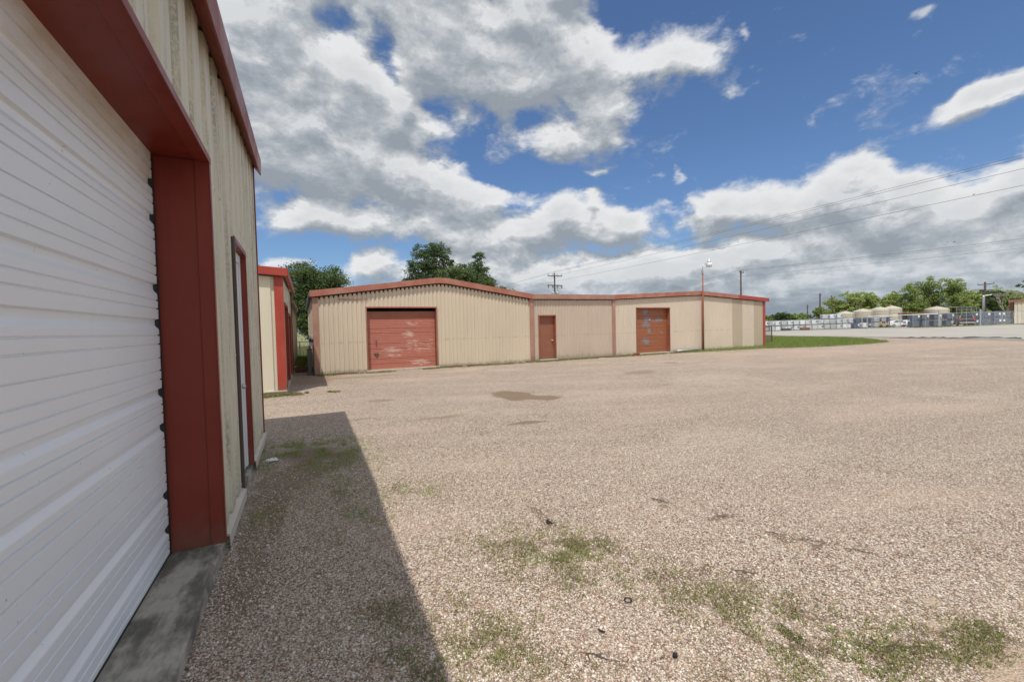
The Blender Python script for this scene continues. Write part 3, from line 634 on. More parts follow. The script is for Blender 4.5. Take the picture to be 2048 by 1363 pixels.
# white entry door in its own red frame
mb = MB()
mb.box((-0.64, 5.905, 0.089), (-0.566, 5.952, 2.56)); mb.box((-0.566, 5.90, 0.089), (-0.560, 5.955, 2.60))
mb.box((-0.64, 4.93, 2.565), (-0.566, 5.905, 2.60)); mb.box((-0.566, 4.93, 2.56), (-0.556, 5.955, 2.612))
kid(mb, 'entry_frame', M['red'], bevel=0.002)
mb = MB(); mb.box((-0.64, 4.93, 0.089), (-0.57, 4.955, 2.565)); mb.box((-0.57, 4.922, 0.089), (-0.552, 4.957, 2.60)); kid(mb, 'entry_frame_near_edge', M['brown_edge'])
ed = empty('entry_door', (0, 0, 0)); par(ed)
mb = MB(); mb.box((-0.68, 4.957, 0.10), (-0.618, 5.04, 2.56)); mb.box((-0.68, 5.82, 0.10), (-0.616, 5.903, 2.56)); mb.box((-0.68, 5.04, 2.46), (-0.618, 5.82, 2.56)); mb.build('door_frame', M['white_frame'], ed, bevel=0.003)
mb = MB(); mb.box((-0.68, 5.045, 0.10), (-0.632, 5.815, 2.455)); mb.build('door_leaf', M['white_frame'], ed, bevel=0.003)
mb = MB(); mb.lathe([(0.03, 0), (0.03, 0.01), (0.012, 0.015), (0.012, 0.05), (0.028, 0.06), (0.028, 0.085), (0.01, 0.095)], n=12)
o = mb.build('door_knob', M['galv'], ed, smooth=True); o.rotation_euler = (0, math.pi / 2, 0); o.location = (-0.690, 5.74, 1.05)

# ------------------------------------------------------------------ second warehouse, red-trimmed, on the left beyond
B = tag(empty('metal_warehouse', (-0.42, 13.05, 0)), 'smaller cream warehouse with bright red corner trim in the gap behind the near warehouse', 'warehouse', 'metal buildings around the lot')
BO = (-0.42, 13.05); BD = Vector((0.0125, 1)).normalized(); BN = (BD.y, -BD.x)
def bp(u, d): return (BO[0] + BD.x * u + BN[0] * d, BO[1] + BD.y * u + BN[1] * d)
def bbox(mb, u0, u1, d0, d1, z0, z1):
    c = [bp(u0, d0), bp(u1, d0), bp(u1, d1), bp(u0, d1)]
    mb.add([(x, y, z0) for x, y in c] + [(x, y, z1) for x, y in c], [(0, 3, 2, 1), (4, 5, 6, 7), (0, 1, 5, 4), (1, 2, 6, 5), (2, 3, 7, 6), (3, 0, 4, 7)])
w = panel_wall('front_wall', M['cream_lit'], (-0.60, 13.05), (-1, 0), (0, -1), 0.0, 9, 0.10, [(0, 3.16), (9, 3.75)], pitch=0.45, depth=0.03, outer=0.30, slope=0.03, phase=-.34, screws=(0.25, 1.35, 2.5)); par(w, B)
w = panel_wall('side_wall', M['cream'], BO, BD, BN, 0.12, 5.95, 0.12, [(0, 3.16), (6, 3.16)], [(0.75, 2.9, 0, 2.5), (3.3, 5.2, 0, 2.3)], pitch=0.4, outer=0.22, parent=None); par(w, B)
w = panel_wall('rear_side_wall', M['tan_pale'], bp(0, -.05), BD, BN, 6.2, 14.5, 0.06, [(0, 2.92), (15, 2.92)], pitch=0.3, outer=0.15); par(w, B)
mb = MB(); bbox(mb, 5.95, 6.2, -0.3, 0.03, 0.1, 3.25); kid(mb, 'side_trim', M['red'], B)
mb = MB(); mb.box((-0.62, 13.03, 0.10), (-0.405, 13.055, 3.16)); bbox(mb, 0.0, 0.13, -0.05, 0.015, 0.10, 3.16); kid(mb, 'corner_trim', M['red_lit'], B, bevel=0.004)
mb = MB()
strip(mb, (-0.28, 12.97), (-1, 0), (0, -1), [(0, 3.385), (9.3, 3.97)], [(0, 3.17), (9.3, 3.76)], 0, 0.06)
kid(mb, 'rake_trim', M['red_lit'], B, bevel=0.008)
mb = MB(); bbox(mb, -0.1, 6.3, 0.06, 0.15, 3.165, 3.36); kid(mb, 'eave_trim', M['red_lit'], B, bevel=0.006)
mb = MB(); bbox(mb, 6.3, 14.7, 0.0, 0.10, 2.86, 3.0); kid(mb, 'rear_eave_trim', M['tan_dark'], B)
mb = MB(); bbox(mb, -0.08, 6.3, -9, 0.08, 3.345, 3.38)
for v in range(len(mb.v)):
    x, y, z = mb.v[v]; mb.v[v] = (x, y, z + max(0, (-x - .5)) * 0.066)
kid(mb, 'roof', M['roof'], B)
mb = MB(); bbox(mb, 6.3, 14.7, -9, 0.02, 3.0, 3.04)
for v in range(len(mb.v)):
    x, y, z = mb.v[v]; mb.v[v] = (x, y, z + max(0, (-x - .5)) * 0.066)
kid(mb, 'rear_roof', M['roof'], B)
w = panel_wall('rear_end_wall', M['tan_pale'], bp(14.5, 0), (-1, 0), (0, 1), 0.0, 9, 0.0, [(0, 2.95), (9, 3.5)]); par(w, B)
mb = MB(); bbox(mb, -0.02, 5.97, -9, 0.005, -0.3, 0.085); kid(mb, 'slab', M['footing'], B, bevel=0.01)
mb = MB(); mb.box((-9, 13.0, 0.075), (-0.40, 13.05, 0.105)); kid(mb, 'base_flashing', M['flash'], B)
mb = MB(); bbox(mb, 6.2, 14.5, -.02, 0.03, -0.1, 0.09); kid(mb, 'base_flashing', M['flash'], B)
for i, (a, b, z) in enumerate(((0.75, 2.9, 2.5), (3.3, 5.2, 2.3))):
    fr = MB(); bbox(fr, a, a + .05, -0.26, 0.012, 0.085, z); bbox(fr, b - .05, b, -0.26, 0.012, 0.085, z); bbox(fr, a, b, -0.26, 0.012, z - .05, z + .04)
    d = kid(fr, 'door_frame', M['red'], B)
    lf = MB(); bbox(lf, a + .05, b - .05, -0.26, -0.22, 0.1, z - .05)
    kid(lf, 'overhead_door', M['red'], B)

# ------------------------------------------------------------------ long tan building across the back of the lot
Cb = tag(empty('storage_building', (14, 17.87, 0)), 'long low tan ribbed storage building with two shallow gables across the back of the lot', 'storage building', 'metal buildings around the lot')
FY = 17.87
ROOF = [(0.40, 3.20), (5.0, 3.80), (5.35, 3.835), (5.75, 3.82), (9.95, 3.20), (14.88, 3.235), (21.4, 3.55), (27.8, 3.19)]
rf = interp(ROOF)
def seg(a, b, dz): return [(a, rf(a) + dz)] + [(u, rf(u) + dz) for u, _ in ROOF if a < u < b] + [(b, rf(b) + dz)]
OP = [(2.35, 5.24, 0, 2.60), (10.31, 11.24, 0, 2.20), (16.46, 18.95, 0, 2.57)]
def fw(name, mat, a, b, ph=0.0, dep=0.030, **kw):
    w = panel_wall(name, M[mat], (0, FY), (1, 0), (0, -1), a, b, 0.05, seg(a, b, -0.245), [o for o in OP if o[1] > a and o[0] < b], pitch=0.172, depth=dep, outer=0.085, slope=0.02, phase=ph, **kw); par(w, Cb); return w
fw('left_gable_wall', 'tan', 0.58, 9.85, screws=(1.22, 0.12))
fw('middle_wall', 'tan_pink', 10.05, 14.80, dep=0.019)
fw('right_gable_wall', 'tan_pale', 15.0, 21.3, dep=0.018)
fw('right_gable_wall_end', 'tan_pale', 21.3, 24.34, dep=0.018)
fw('darker_replacement_panel', 'tan_dark', 24.34, 25.3, dep=0.008)
fw('pale_replacement_panel', 'tan_pale', 25.3, 26.45, dep=0.008)
fw('darker_end_panel', 'tan_dark', 26.45, 27.38, dep=0.008)
def cb(mb, name, mat, **kw): return kid(mb, name, M[mat], Cb, **kw)
for a, b, mt in ((9.80, 10.02, 'pink_trim'), (14.78, 14.98, 'pink_trim')):
    mb = MB(); mb.box((a, FY - .05, 0.02), (b, FY + .01, rf(a) - .22)); cb(mb, 'downspout', mt, bevel=0.012)
mb = MB(); mb.box((0.40, FY - .022, 0.02), (0.60, FY + .01, 2.98)); cb(mb, 'corner_trim', 'pink_trim', bevel=0.006)
mb = MB(); mb.box((27.36, FY - .03, 0.02), (27.60, FY + .02, 2.96)); mb.box((27.58, FY - .02, 0.02), (27.62, FY + .25, 2.96)); cb(mb, 'corner_trim', 'red_new', bevel=0.008)
for a, b, mt in ((0.32, 9.95, 'red_faded'), (9.952, 14.88, 'pink_trim'), (14.882, 24.8, 'red_faded'), (24.802, 27.86, 'red_new')):
    mb = MB(); strip(mb, (0, FY), (1, 0), (0, -1), seg(a, b, 0.0), seg(a, b, -0.205), 0.03, 0.13)
    t0 = seg(a, b, 0.0); strip(mb, (0, FY), (1, 0), (0, -1), [(u, z + .03) for u, z in t0], t0, -0.05, 0.125)
    cb(mb, 'fascia', mt, bevel=0.006)
mb = MB(); strip(mb, (0, FY), (1, 0), (0, -1), seg(0.42, 27.7, -0.20), seg(0.42, 27.7, -0.32), -0.06, -0.03); cb(mb, 'shade_backing', 'dark')  # dark strip added behind the fascia to read as shade
mb = MB()
for (a, za), (b, zb) in zip(ROOF, ROOF[1:]):
    for z0, z1 in ((za, zb),):
        mb.add([(a, FY - .02, za), (b, FY - .02, zb), (b, 30, zb), (a, 30, za), (a, FY - .02, za - .1), (b, FY - .02, zb - .1), (b, 30, zb - .1), (a, 30, za - .1)], [(0, 1, 2, 3), (4, 7, 6, 5), (0, 4, 5, 1), (3, 2, 6, 7), (0, 3, 7, 4), (1, 5, 6, 2)])
cb(mb, 'roof', 'roof', recalc=False)
w = panel_wall('left_side_wall', M['tan'], (0.40, FY), (0, 1), (-1, 0), 0.0, 12.1, 0.05, [(0, 3.06), (13, 3.06)], pitch=0.3, outer=0.15); par(w, Cb)
w = panel_wall('right_side_wall', M['tan_pale'], (27.6, FY), (0, 1), (1, 0), 0.25, 12.1, 0.05, [(0, 3.0), (13, 3.0)], pitch=0.3, outer=0.15); par(w, Cb)
w = panel_wall('back_wall', M['tan'], (0.4, 29.95), (1, 0), (0, 1), 0.0, 27.2, 0.05, [(u - .4, z - .1) for u, z in ROOF[:-1]] + [(27.2, 3.1)], pitch=0.3, outer=0.15); par(w, Cb)
mb = MB(); mb.box((0.28, FY - .1, 3.02), (0.40, 30.0, 3.17)); cb(mb, 'side_eave_trim', 'steel_dark')
mb = MB(); mb.box((0.42, FY + .01, -0.2), (27.58, 29.9, 0.045)); cb(mb, 'slab', 'footing')
for (a, b) in ((2.30, 5.30), (10.28, 11.3), (16.35, 19.1)):
    mb = MB(); mb.box((a, FY - .12, -0.1), (b, FY + .35, 0.075)); cb(mb, 'door_sill', 'footing', bevel=0.015)
def opening(a, b, z, dep, fmat, wd=0.05):
    mb = MB(); mb.box((a - wd * .6, FY - .022, .075), (a + .02, FY + dep, z)); mb.box((b - .02, FY - .022, .075), (b + wd * .6, FY + dep, z)); mb.box((a - wd * .6, FY - .03, z - .02), (b + wd * .6, FY + dep, z + .035))
    return cb(mb, 'door_frame', fmat, bevel=0.004)
def sect_door(a, b, z, y, lines, minor, mat, name='overhead_door'):
    mb = MB(); pr = [(y, z)]; ev = [(z - l, 'j') for l in lines] + [(z - l, 'm') for l in minor]
    for zz, ty in sorted(ev, reverse=True):
        if zz < 0.12: continue
        if ty == 'j': pr += [(y, zz + .008), (y + .018, zz + .004), (y + .018, zz - .008), (y, zz - .012)]
        else: pr += [(y, zz + .012), (y + .007, zz + .003), (y + .007, zz - .003), (y, zz - .012)]
    pr.append((y, 0.08))
    for (ya, za), (yb, zb) in zip(pr, pr[1:]): mb.quad((a, ya, za), (b, ya, za), (b, yb, zb), (a, yb, zb))
    mb.box((a, y + .03, .08), (b, y + .06, z))
    return cb(mb, name, mat, recalc=False)
opening(2.35, 5.24, 2.60, 0.19, 'red_faded', 0.03)
mb = MB(); mb.box((2.37, FY + .13, 2.20), (5.22, FY + .15, 2.44)); cb(mb, 'door_head_panel', 'rust_frame')
mb = MB(); mb.box((2.37, FY + .60, 2.3), (5.22, FY + .62, 2.9)); mb.box((2.37, FY + .2, 2.62), (5.22, FY + .62, 2.64)); cb(mb, 'shade_lining', 'dark')  # black lining added as the shade in the recess above the head panel
d1 = sect_door(2.40, 5.19, 2.42, FY + .16, [.28, .67, .86, 1.29, 1.50, 1.92, 2.12], [.37, .44, .51, .58, .74, .80, .93, 1.0, 1.07, 1.15, 1.22, 1.36, 1.43, 1.58, 1.65, 1.72, 1.79, 1.86, 1.99, 2.05, 2.19, 2.26], 'door_red')
mb = MB(); mb.box((2.63, FY + .12, 0.69), (2.80, FY + .157, 0.74)); mb.box((2.67, FY + .125, 0.62), (2.76, FY + .157, 0.692)); mb.build('door_handle', M['steel_dark'], d1)
mb = MB(); mb.box((2.71, FY + .13, 1.05), (2.735, FY + .157, 1.28)); mb.build('latch', M['steel_dark'], d1)
for v in d1.data.vertices: pass
opening(10.31, 11.24, 2.20, 0.17, 'rust_frame')
mb = MB(); mb.box((10.33, FY + .12, 1.93), (11.22, FY + .15, 2.19)); cb(mb, 'transom_panel', 'rust_frame')
mb = MB(); mb.box((10.34, FY + .14, 0.08), (11.21, FY + .18, 1.93)); dd = cb(mb, 'entry_door', 'door_brown', bevel=0.004)
mb = MB(); mb.lathe([(0.035, 0), (0.035, 0.012), (0.014, 0.016), (0.014, 0.05), (0.032, 0.06), (0.032, 0.085), (0.012, 0.095)], n=12)
o = mb.build('door_knob', M['galv'], dd, smooth=True); o.rotation_euler = (math.pi / 2, 0, 0); o.location = (11.11, FY + .14, 0.98)
mb = MB(); mb.box((11.09, FY + .128, 0.86), (11.13, FY + .139, 0.95)); mb.build('deadbolt_plate', M['steel_dark'], dd)
opening(16.46, 18.95, 2.57, 0.25, 'rust_frame', 0.03)
d2 = sect_door(16.48, 18.93, 2.56, FY + .22, [.44, .86, 1.08, 1.50, 1.72, 2.12, 2.32], [.52, .6, .7, .78, .94, 1.0, 1.16, 1.24, 1.32, 1.4, 1.58, 1.64, 1.8, 1.88, 1.96, 2.04, 2.2, 2.26, 2.4], 'door_orange')
mb = MB(); mb.lathe([(0.05, 0), (0.05, 0.02), (0.02, 0.04)], n=10); o = mb.build('door_handle', M['galv'], d2, smooth=True); o.rotation_euler = (math.pi / 2, 0, 0); o.location = (17.62, FY + .22, 1.90)
# thin loose flashing edge on the left gable
mb = MB(); mb.box((1.30, FY - .03, 2.905), (2.45, FY - .022, 2.925)); cb(mb, 'loose_flashing', 'rust_frame')
# meter box on the left side wall
mb = MB(); mb.box((0.24, 18.0, 1.12), (0.40, 18.22, 1.55)); o = cb(mb, 'meter_box', 'galv', bevel=0.01)
mb = MB(); mb.lathe([(0.08, 0), (0.08, 0.05), (0.06, 0.09), (0.02, 0.1)], n=14); q = mb.build('meter', M['steel_dark'], o, smooth=True); q.rotation_euler = (math.pi / 2, 0, 0); q.location = (0.33, 18.0, 1.36)

# ------------------------------------------------------------------ yard lamp in front of the right gable
L = tag(empty('lamp_post', (21.44, 17.66, 0)), 'rusty red lamp post with a white lamp head standing against the tan right gable', 'lamp post')
mb = MB(); mb.tube([(0, 0, -0.1), (0, 0, 3.2), (0.01, 0, 3.25), (0.01, 0, 4.7)], [0.062, 0.058, 0.042, 0.036], 12); o = mb.build('post', M['rust_frame'], L, smooth=True)
mb = MB(); mb.tube([(0, 0, 4.62), (0, 0, 4.80)], 0.062, 12); mb.box((-.09, -.05, 4.58), (-.03, .03, 4.74)); mb.build('collar', M['galv'], L)
mb = MB(); mb.tube([(0, 0, 4.7), (0.0, 0, 4.92), (0.06, 0, 5.08), (0.18, 0, 5.18), (0.34, 0, 5.22), (0.50, 0, 5.27)], 0.024, 8); mb.build('arm', M['galv'], L, smooth=True)
hd = empty('lamp_head', (0.56, 0, 5.27)); hd.parent = L
mb = MB(); mb.lathe([(0.03, 0.26), (0.055, 0.24), (0.06, 0.10), (0.10, 0.07), (0.11, 0.0), (0.09, -0.02)], n=16); mb.build('housing', M['galv'], hd, smooth=True)
mb = MB(); mb.lathe([(0.10, -0.0), (0.175, -0.03), (0.185, -0.16), (0.15, -0.26), (0.10, -0.27)], n=18); mb.build('refractor', M['white_frame'], hd, smooth=True)

# ------------------------------------------------------------------ small things around the buildings
def thing(mb, name, mat, label, cat, group=None, **kw):
    return tag(mb.build(name, mat, None, **kw), label, cat, group)
mb = MB(); mb.tube([(19.2, 17.60, 0.10), (19.9, 17.58, 0.12), (21.1, 17.60, 0.14)], 0.05, 8)
thing(mb, 'pipe', M['galv'], 'grey pipe lying along the tan wall base left of the lamp post', 'pipe', smooth=True)
mb = MB()
for i in range(9):
    a = i * .7; r = 0.10 + 0.05 * (i % 3)
    mb.box((16.02 + math.cos(a) * r - .09, 17.42 + math.sin(a) * r * .5 - .06, 0.0), (16.02 + math.cos(a) * r + .09, 17.42 + math.sin(a) * r * .5 + .06, 0.06 + .03 * (i % 4)))
thing(mb, 'rubble_heap', M['rust'], 'small dark red heap of rubble beside the peeling orange door', 'rubble heap', bevel=0.02)
mb = MB(); mb.box((0.14, 18.05, 0), (0.36, 18.40, 0.10)); mb.box((0.17, 18.08, 0.10), (0.33, 18.37, 0.98)); mb.box((0.15, 18.06, 0.98), (0.35, 18.39, 1.02)); mb.tube([(0.25, 18.2, 1.02), (0.25, 18.2, 1.2), (0.36, 18.2, 1.25)], 0.02)
thing(mb, 'utility_cabinet', M['steel_dark'], 'dark upright utility cabinet against the left side wall of the tan building', 'cabinet', bevel=0.008)
for i in range(5):
    mb = MB(); mb.box((-.55, -.09, 0), (.55, .09, 0.05))
    o = mb.build('plank', M['rust'], None, bevel=0.005); o.location = (-0.02 + .12 * (i % 2), 19.7 + .35 * i, 0.02 + .045 * (i % 3)); o.rotation_euler = (0, 0, 0.1 * (i - 2))
    tag(o, ['nearest reddish plank on the ground in the gap between the buildings', 'second reddish plank from the front in the gap between buildings', 'middle reddish plank of the five in the gap between buildings', 'fourth reddish plank from the front in the gap between buildings', 'farthest reddish plank lying in the gap before the bright grass'][i], 'plank', 'planks lying in the gap between the buildings')
# chain link fencing
def chain(mb, a, b, z0, z1, pitch=0.09, r=0.0025):
    a = Vector(a); b = Vector(b); Ln = (b - a).length; d = (b - a) / Ln; h = z1 - z0
    n = int((Ln + h) / pitch)
    for i in range(n):
        for sgn in (1, -1):
            s0 = i * pitch - h; pts = []
            p0, p1 = (s0, 0), (s0 + h, h)
            if p0[0] < 0: p0 = (0, -s0)
            if p1[0] > Ln: p1 = (Ln, Ln - s0)
            if p1[0] <= p0[0] or p0[1] >= h: continue
            zz = (lambda t: z0 + t) if sgn > 0 else (lambda t: z1 - t)
            q0 = a + d * p0[0]; q1 = a + d * p1[0]
            mb.tube([(q0.x, q0.y, q0.z + zz(p0[1])), (q1.x, q1.y, q1.z + zz(p1[1]))], r, 3, caps=False)
fe = tag(empty('chain_link_fence', (0, 27.7, 0)), 'low chain link fence closing the gap between the two buildings on the left', 'fence')
mb = MB(); mb.tube([(-0.4, 0, 1.12), (0.6, 0, 1.12)], 0.022, 6); mb.build('top_rail', M['galv'], fe)
for x in (-0.12, 0.55): mb = MB(); mb.tube([(x, 0, -.1), (x, 0, 1.14)], 0.028, 6); mb.build('fence_post', M['galv'], fe)
mb = MB(); chain(mb, (-.4, 0, 0), (.6, 0, 0), 0.02, 1.1, 0.08); mb.build('mesh_panel', M['galv'], fe)
fe = tag(empty('chain_link_fence', (27.7, 18.6, 0)), 'short rusty fence standing in the grass at the right corner of the tan building', 'fence')
mb = MB(); mb.tube([(0, 0, 1.27), (5.4, 2.3, 1.27), (9.5, 6, 1.27)], 0.022, 6); mb.build('top_rail', M['steel_dark'], fe)
for x, y in ((5.4, 2.3), (9.5, 6.0)): mb = MB(); mb.tube([(x, y, -.1), (x, y, 0.55), (x, y, 0.56), (x, y, 1.3)], [0.07, 0.07, 0.04, 0.04], 8); mb.build('fence_post', M['rust'], fe)
mb = MB(); chain(mb, (0, 0, 0), (5.4, 2.3, 0), 0.05, 1.25, 0.16, 0.003); mb.build('mesh_panel', M['steel_dark'], fe)
mb = MB(); mb.box((27.75, 18.2, 0.0), (27.95, 18.6, 1.42)); mb.box((27.72, 18.15, 1.42), (27.98, 18.65, 1.46)); thing(mb, 'electrical_cabinet', M['rust'], 'rusty upright cabinet behind the red corner of the tan building', 'cabinet')
# litter
mb = MB()
rr = random.Random(3)
for i in range(3):
    mb.lathe([(0.004, -0.02), (0.028 + .006 * i, -0.01), (0.036, 0.005), (0.02, 0.02), (0.003, 0.024)], (-0.44 + .035 * i, 6.24 + .02 * i, 0.02), 7)
o = thing(mb, 'crumpled_paper', M['white_frame'], 'crumpled white paper beside the base flashing of the near warehouse', 'litter')
for v in o.data.vertices: v.co += Vector((rr.uniform(-.008, .008), rr.uniform(-.008, .008), rr.uniform(-.004, .006)))
mb = MB(); n = 20
mb.tube([(1.69 + .022 * math.cos(i * 2 * math.pi / n), 1.94 + .022 * math.sin(i * 2 * math.pi / n), 0.014) for i in range(n + 1)], 0.0035, 6)
thing(mb, 'rubber_ring', M['black_rubber'], 'small black rubber ring lying on the sunny gravel', 'litter')
mb = MB(); mb.lathe([(0.008, 0), (0.013, 0.008), (0.012, 0.018), (0.005, 0.024)], (1.60, 1.50, 0.004), 7)
thing(mb, 'black_pebble', M['dark'], 'small black lump on bright gravel near the bottom edge', 'litter')
mb = MB(); mb.tube([(1.385, 1.83, 0.01), (1.39, 1.805, 0.014), (1.402, 1.795, 0.012)], 0.004, 6)
thing(mb, 'bent_nail', M['dark'], 'tiny bent black nail on the gravel left of the black ring', 'litter')
mb = MB(); mb.add([(1.77, 3.03, 0.02), (1.83, 3.0, 0.012), (1.82, 3.07, 0.012), (1.79, 3.04, 0.045)], [(0, 1, 2), (0, 1, 3), (1, 2, 3), (0, 2, 3)])
thing(mb, 'plastic_shard', M['dark'], 'pointed black plastic shard at the top of the weedy strip', 'litter')
TW = [((2.90, 3.02), (3.0, 2.80)), ((3.10, 2.46), (3.22, 2.36)), ((3.2, 2.08), (3.27, 2.0)), ((3.44, 1.66), (3.56, 1.50)), ((2.50, 1.86), (2.62, 1.75)), ((0.78, 4.48), (0.92, 4.72)), ((2.28, 1.42), (2.2, 1.2)), ((2.55, 1.06), (2.72, 0.98)), ((1.20, 1.74), (1.34, 1.60)), ((3.3, 1.9), (3.42, 1.78))]
TL = ['dark twig on the lot, farthest of the twigs on the right', 'dark twig below the farthest twig on the right gravel', 'short dark twig in the middle of the right-hand twigs', 'thick dark forked twig at the right edge of the weeds', 'thin twig at the upper edge of the weedy strip', 'single long twig just outside the warehouse shadow', 'thin twig among weeds in the middle of the weedy strip', 'dark twig among the weeds near the lower right corner', 'twig in the small weed patch at the bottom middle', 'short twig between the thick twig and the middle one']
for (a, b), lb in zip(TW, TL):
    mb = MB(); a = Vector((*a, .012)); b = Vector((*b, .012)); d = b - a; nrm = Vector((-d.y, d.x, 0))
    pts = [a, a + d * .35 + nrm * .06, a + d * .7 - nrm * .04, b]
    mb.tube(pts, [0.002, 0.0032, 0.0026, 0.001], 5); mb.tube([a + d * .4 + nrm * .05, a + d * .75 + nrm * .25], [0.003, 0.001], 4); mb.tube([a + d * .2, a + d * .3 - nrm * .2], [0.003, 0.001], 4)
    thing(mb, 'twig', M['bark'], lb, 'twig', 'twigs scattered on the gravel')
# ------------------------------------------------------------------ poles and overhead lines
def pole(loc, h, arms, label, group='wooden utility poles', r=0.15, lean=(0, 0), ang=0.0, gear=False):
    p = tag(empty('utility_pole', loc, ang), label, 'utility pole', group)
    mb = MB(); mb.tube([(0, 0, -.3), (lean[0] * .5, lean[1] * .5, h * .5), (lean[0], lean[1], h)], [r * 1.15, r, r * .8], 10); mb.build('pole', M['wood_dark'], p, smooth=True)
    for z, hw, nins, down in arms:
        mb = MB(); mb.box((-hw, -.06 - .13, z - .06), (hw, .06 - .13, z + .06)); ca = mb.build('crossarm', M['wood_dark'], p)
        for i in range(nins):
            ib = MB()
            x = -hw + .1 + (2 * hw - .2) * (i / (nins - 1) if i < nins - 1 else 1)
            if down: ib.lathe([(0.03, -.45), (0.08, -.42), (0.09, -.1), (0.05, 0), (0.04, .08)], (x, -.13, z), 8)
            else: ib.lathe([(0.02, 0), (0.02, .14), (0.07, .16), (0.06, .26), (0.02, .3)], (x, -.13, z + .05), 8)
            ib.build('insulator', M['insulator'], ca)
        for s_ in (-1, 1):
            bm_ = MB(); bm_.tube([(s_ * hw * .5, -.14, z - .06), (0, -.12, z - .55)], 0.018, 4); bm_.build('brace', M['steel_dark'], p)
    return p
P1 = (36.55, 58.1, 0)
p = pole(P1, 10.2, [(9.75, 1.35, 4, False), (8.25, 1.35, 4, True)], 'utility pole with two crossarms rising behind the middle of the tan building', r=0.14)
mb = MB(); mb.tube([(0, 0, 10.1), (0, 0, 10.55)], 0.03, 6); mb.build('pole_pin', M['insulator'], p)
for sx_ in (.42, -.42):
    mb = MB(); mb.lathe([(0.24, 0), (0.26, .05), (0.26, .8), (0.2, .9), (.05, .95), (.05, 1.25)], (sx_, -.2, 6.3), 12); mb.build('transformer', M['galv'], p)
def z0(x, y): return H(x, y)
p2 = pole((79.2, 56.2, z0(79, 56)), 12.0 - z0(79, 56), [(11.65 - z0(79, 56), 1.05, 3, False)], 'tall dark utility pole with one crossarm above the right end of the tan building', r=0.17, ang=0.25)
pole((164.3, 86.5, -.5), 11.8, [(11.2, 1.7, 3, False)], 'thick utility pole behind the left end of the pale tote row', r=0.26, ang=.3)
pole((123.6, 61.8, -.4), 8.5, [], 'short leaning pole without a crossarm in front of the trees', r=0.16, lean=(-.5, .3))
pole((203, 112, -.5), 9.4, [(8.6, 1.9, 3, False)], 'distant small utility pole above the far hedge', r=0.25, ang=.3)
pole((129.8, 36.4, 0), 9.0, [(8.5, 2.0, 3, False), (7.2, 1.5, 2, True)], 'utility pole with crossarm above the trees at the right', r=0.2, ang=.9)
P2 = (34.2, -18, 0); P0 = (37.7, 112, 0)
pole(P2, 10.2, [(9.75, 1.35, 4, False), (8.25, 1.35, 4, True)], 'utility pole standing beside the lot beyond the right edge')
pole(P0, 10.2, [(9.75, 1.35, 4, False), (8.25, 1.35, 4, True)], 'distant utility pole on the line behind the tan building')
pole((91, -8, 0), 12.0, [(11.65, 1.05, 3, False)], 'utility pole of the second line beyond the right edge', r=0.17)
pole((104, 104, 0), 12.0, [(11.65, 1.05, 3, False)], 'utility pole of the second line hidden behind the tan building', r=0.17)
def wire(a, b, sag, label, group, r=0.011):
    a = Vector(a); b = Vector(b); n = 28; mb = MB()
    mb.tube([a.lerp(b, i / n) - Vector((0, 0, sag * 4 * (i / n) * (1 - i / n))) for i in range(n + 1)], r, 4)
    thing(mb, 'power_line', M['wire'], label, 'power line', group)
off = [(0, 10.5), (-1.25, 10.05), (1.25, 10.05), (0.1, 8.9)]
nm = ['topmost of the four long wires sweeping up to the right edge', 'second highest of the four long wires sweeping up right', 'third of the four long wires sweeping up right', 'lowest of the four long wires sweeping up to the right edge']
nm2 = ['top wire running on behind the tan building from the double-crossarm pole', 'left crossarm wire running on behind the tan building', 'right crossarm wire running on behind the tan building', 'lowest wire running on behind the tan building']
for (dx, z), a_, b_ in zip(off, nm, nm2):
    wire((P1[0] + dx, P1[1], z), (P2[0] + dx, P2[1], z), 0.25, a_, 'upper power lines')
    wire((P1[0] + dx, P1[1], z), (P0[0] + dx, P0[1], z), 0.3, b_, 'power lines behind the tan building')
for i, (dx, z) in enumerate([(0, 12.15), (-.95, 11.95), (.95, 11.95), (0.1, 10.9)]):
    wire((79.2 + dx, 56.2, z), (91 + dx, -8, z), 0.3, ['highest wire from the tall single-crossarm pole to the right edge', 'second wire from the tall single-crossarm pole to the right edge', 'third wire from the tall single-crossarm pole to the right edge', 'lowest wire from the tall single-crossarm pole to the right edge'][i], 'lower power lines', 0.016)
    wire((79.2 + dx, 56.2, z), (104 + dx, 104, z), 0.3, ['highest wire from the tall single-crossarm pole down to the left', 'second wire from the tall single-crossarm pole down to the left', 'third wire from the tall single-crossarm pole down to the left', 'lowest wire from the tall single-crossarm pole down to the left'][i], 'lower power lines', 0.016)

